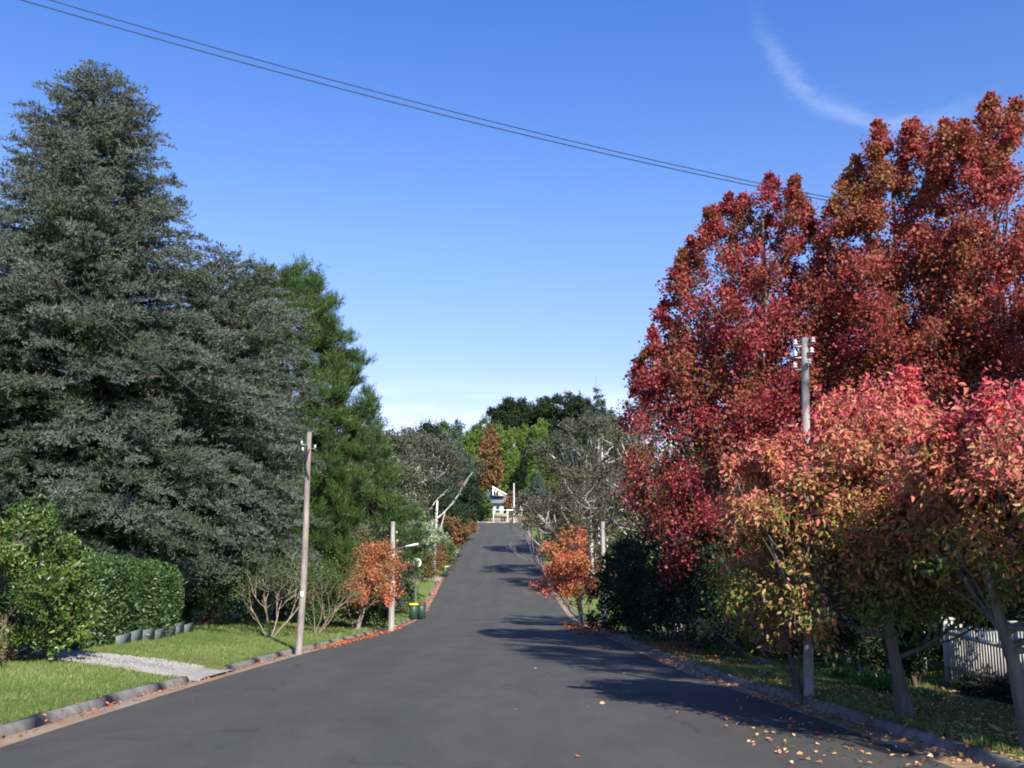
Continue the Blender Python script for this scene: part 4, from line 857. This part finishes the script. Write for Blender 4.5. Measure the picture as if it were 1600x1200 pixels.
# far woodland filling the hill
r = np.random.default_rng(77); mb = MB(); n = 260
bx = r.uniform(-190, 170, n); by = r.uniform(255, 330, n)+np.abs(bx)*.1; bz = ground(bx, by); th_ = r.uniform(7, 15, n)*np.where(np.abs(bx+13) < 40, .9, 1)
k = 26*14; C = []; D = []; Bc = []
for q in range(n):
    zz = r.uniform(0, 1, k); rr_ = (1-zz**2)*r.uniform(3.5, 5.5)*np.sqrt(r.random(k)); a = r.random(k)*6.28
    C.append(np.stack([bx[q]+rr_*np.cos(a), by[q]+rr_*np.sin(a), bz[q]+zz*th_[q]+.3], 1)); Bc.append(np.full(k, r.random()))
C = np.concatenate(C); m_ = len(C); L = r.uniform(.7, 1.5, m_); leaves(mb, r, C, rdir(r, m_), L, L*.7, np.stack([r.random(m_), np.concatenate(Bc), r.random(m_)], 1), 'diamond')
o = mb.build('far_woodland', M_LEAF['mid'], attr=True); tag(o, 'distant green woodland behind the trees on the far hill', 'woodland', kind='stuff')

# ------------------------------------------------------------ far house, its fence and rail
M_WALL = solid('wall_cream', (.62, .58, .47), .8, .06); M_ROOF = solid('roof_blue_grey', (.125, .14, .175), .6, .12, 3, 0, (1, 6, 1)); M_GLASS = solid('glass_dark', (.03, .04, .05), .1, .1)
M_BRICK = solid('brick_brown', (.26, .19, .14), .9, .25, 6)
hx, hy, _ = G(784, 205); hz = float(ground(hx, hy))-.4
root = empty('house', (hx, hy, hz), 'cream house with blue-grey roof and white gable at the road end', 'house')
ev = ZP(785, 205)-hz; rg = ZP(771, 205)-hz
mb = MB(); mb.box(0, 4, ev/2, 9, 8, ev); mb.build('wall', M_WALL, root)
mb = MB(); X0, X1 = -5, 5; V = [(X0, -.8, ev-.1), (X1, -.8, ev-.1), (X1, 4, rg+.2), (X0, 4, rg+.2), (X0, 8.8, ev-.1), (X1, 8.8, ev-.1)]; V2 = [(a, b, c-.15) for a, b, c in V]
mb.add(V+V2, [(0, 1, 2, 3), (3, 2, 5, 4), (6, 9, 8, 7), (9, 10, 11, 8), (0, 6, 7, 1), (4, 5, 11, 10), (0, 3, 9, 6), (3, 4, 10, 9), (1, 7, 8, 2), (2, 8, 11, 5)]); roof = mb.build('roof', M_ROOF, root)
# skillion gable with bargeboard
gx0, gx1 = mpx(-14, 205), mpx(4, 205); zt_ = ZP(761, 205)-hz; zb = ZP(772.5, 205)-hz
mb = MB(); V = [(gx0, -.2, zb-.3), (gx1, -.2, zb-.3), (gx0, -.2, zt_-.1)]; V2 = [(a, 3.5, c) for a, b, c in V]; mb.add(V+V2, [(0, 1, 2, 2), (3, 5, 4, 4), (0, 2, 5, 3), (1, 4, 5, 2), (0, 3, 4, 1)]); gb = mb.build('gable', M_WALL, root)
mb = MB(); mb.tubes([(gx0-.1, -.35, zt_+.05), (gx1+.5, -.35, zb-.1)], [.17, .17], 4, cap=True); mb.tubes([(gx0, -.35, zt_), (gx0, -.35, zb-.2)], [.15, .15], 4, cap=True); mb.build('bargeboard', M_WHITE, gb)
mb = MB(); mb.box(gx0+.95, -.26, zb+.2, .45, .05, .75); mb.box(gx0+.4, -.26, zb+.35, .3, .05, .9); mb.build('pane', M_GLASS, gb)
for dx in (-1.15, .45, 3.2):
    f = MB().box(dx+.35, -.03, ev*.55, .95, .1, 1.5).build('window', M_WHITE, root); MB().box(dx+.35, -.09, ev*.55, .75, .04, 1.3).build('pane', M_GLASS, f)
wy = 183.5; x0 = G(740, wy)[0]; x1 = G(835, wy)[0]
root = empty('retaining_wall', (x0, wy, float(ground(x0, wy))), 'low brown brick wall facing the road end', 'wall')
MB().box((x1-x0)/2, 0, .35, x1-x0, .3, 1.1, bev=.01).build('brickwork', M_BRICK, root)
wy = 181.8; xa = G(770, wy)[0]; xb = G(823, wy)[0]; zc = float(ground(xa, wy)); zt_ = ZP(797, wy)-zc
root = empty('rail_fence', (xa, wy, zc), 'white post and rail fence before the far house', 'fence')
MB().box(mpx(18, wy)/1., 0, zt_, mpx(36, wy), .1, .22, bev=.01).build('rail', M_WHITE, root)
for px in (771, 793, 806): MB().box(G(px, wy)[0]-xa, .12, zt_/2-.1, .28 if px == 793 else .14, .14, zt_+.2, bev=.01).build('post', M_WHITE, root)
xa = G(737, wy)[0]; root = empty('rail_fence', (xa, wy, zc), 'short white rail left of the round bush at the road end', 'fence')
MB().box(mpx(5, wy), 0, zt_-.3, mpx(10, wy), .1, .2, bev=.01).build('rail', M_WHITE, root)
for k in (0, 1): MB().box(mpx(10, wy)*k*.96+.05, .12, zt_/2-.3, .12, .12, zt_, bev=.01).build('post', M_WHITE, root)
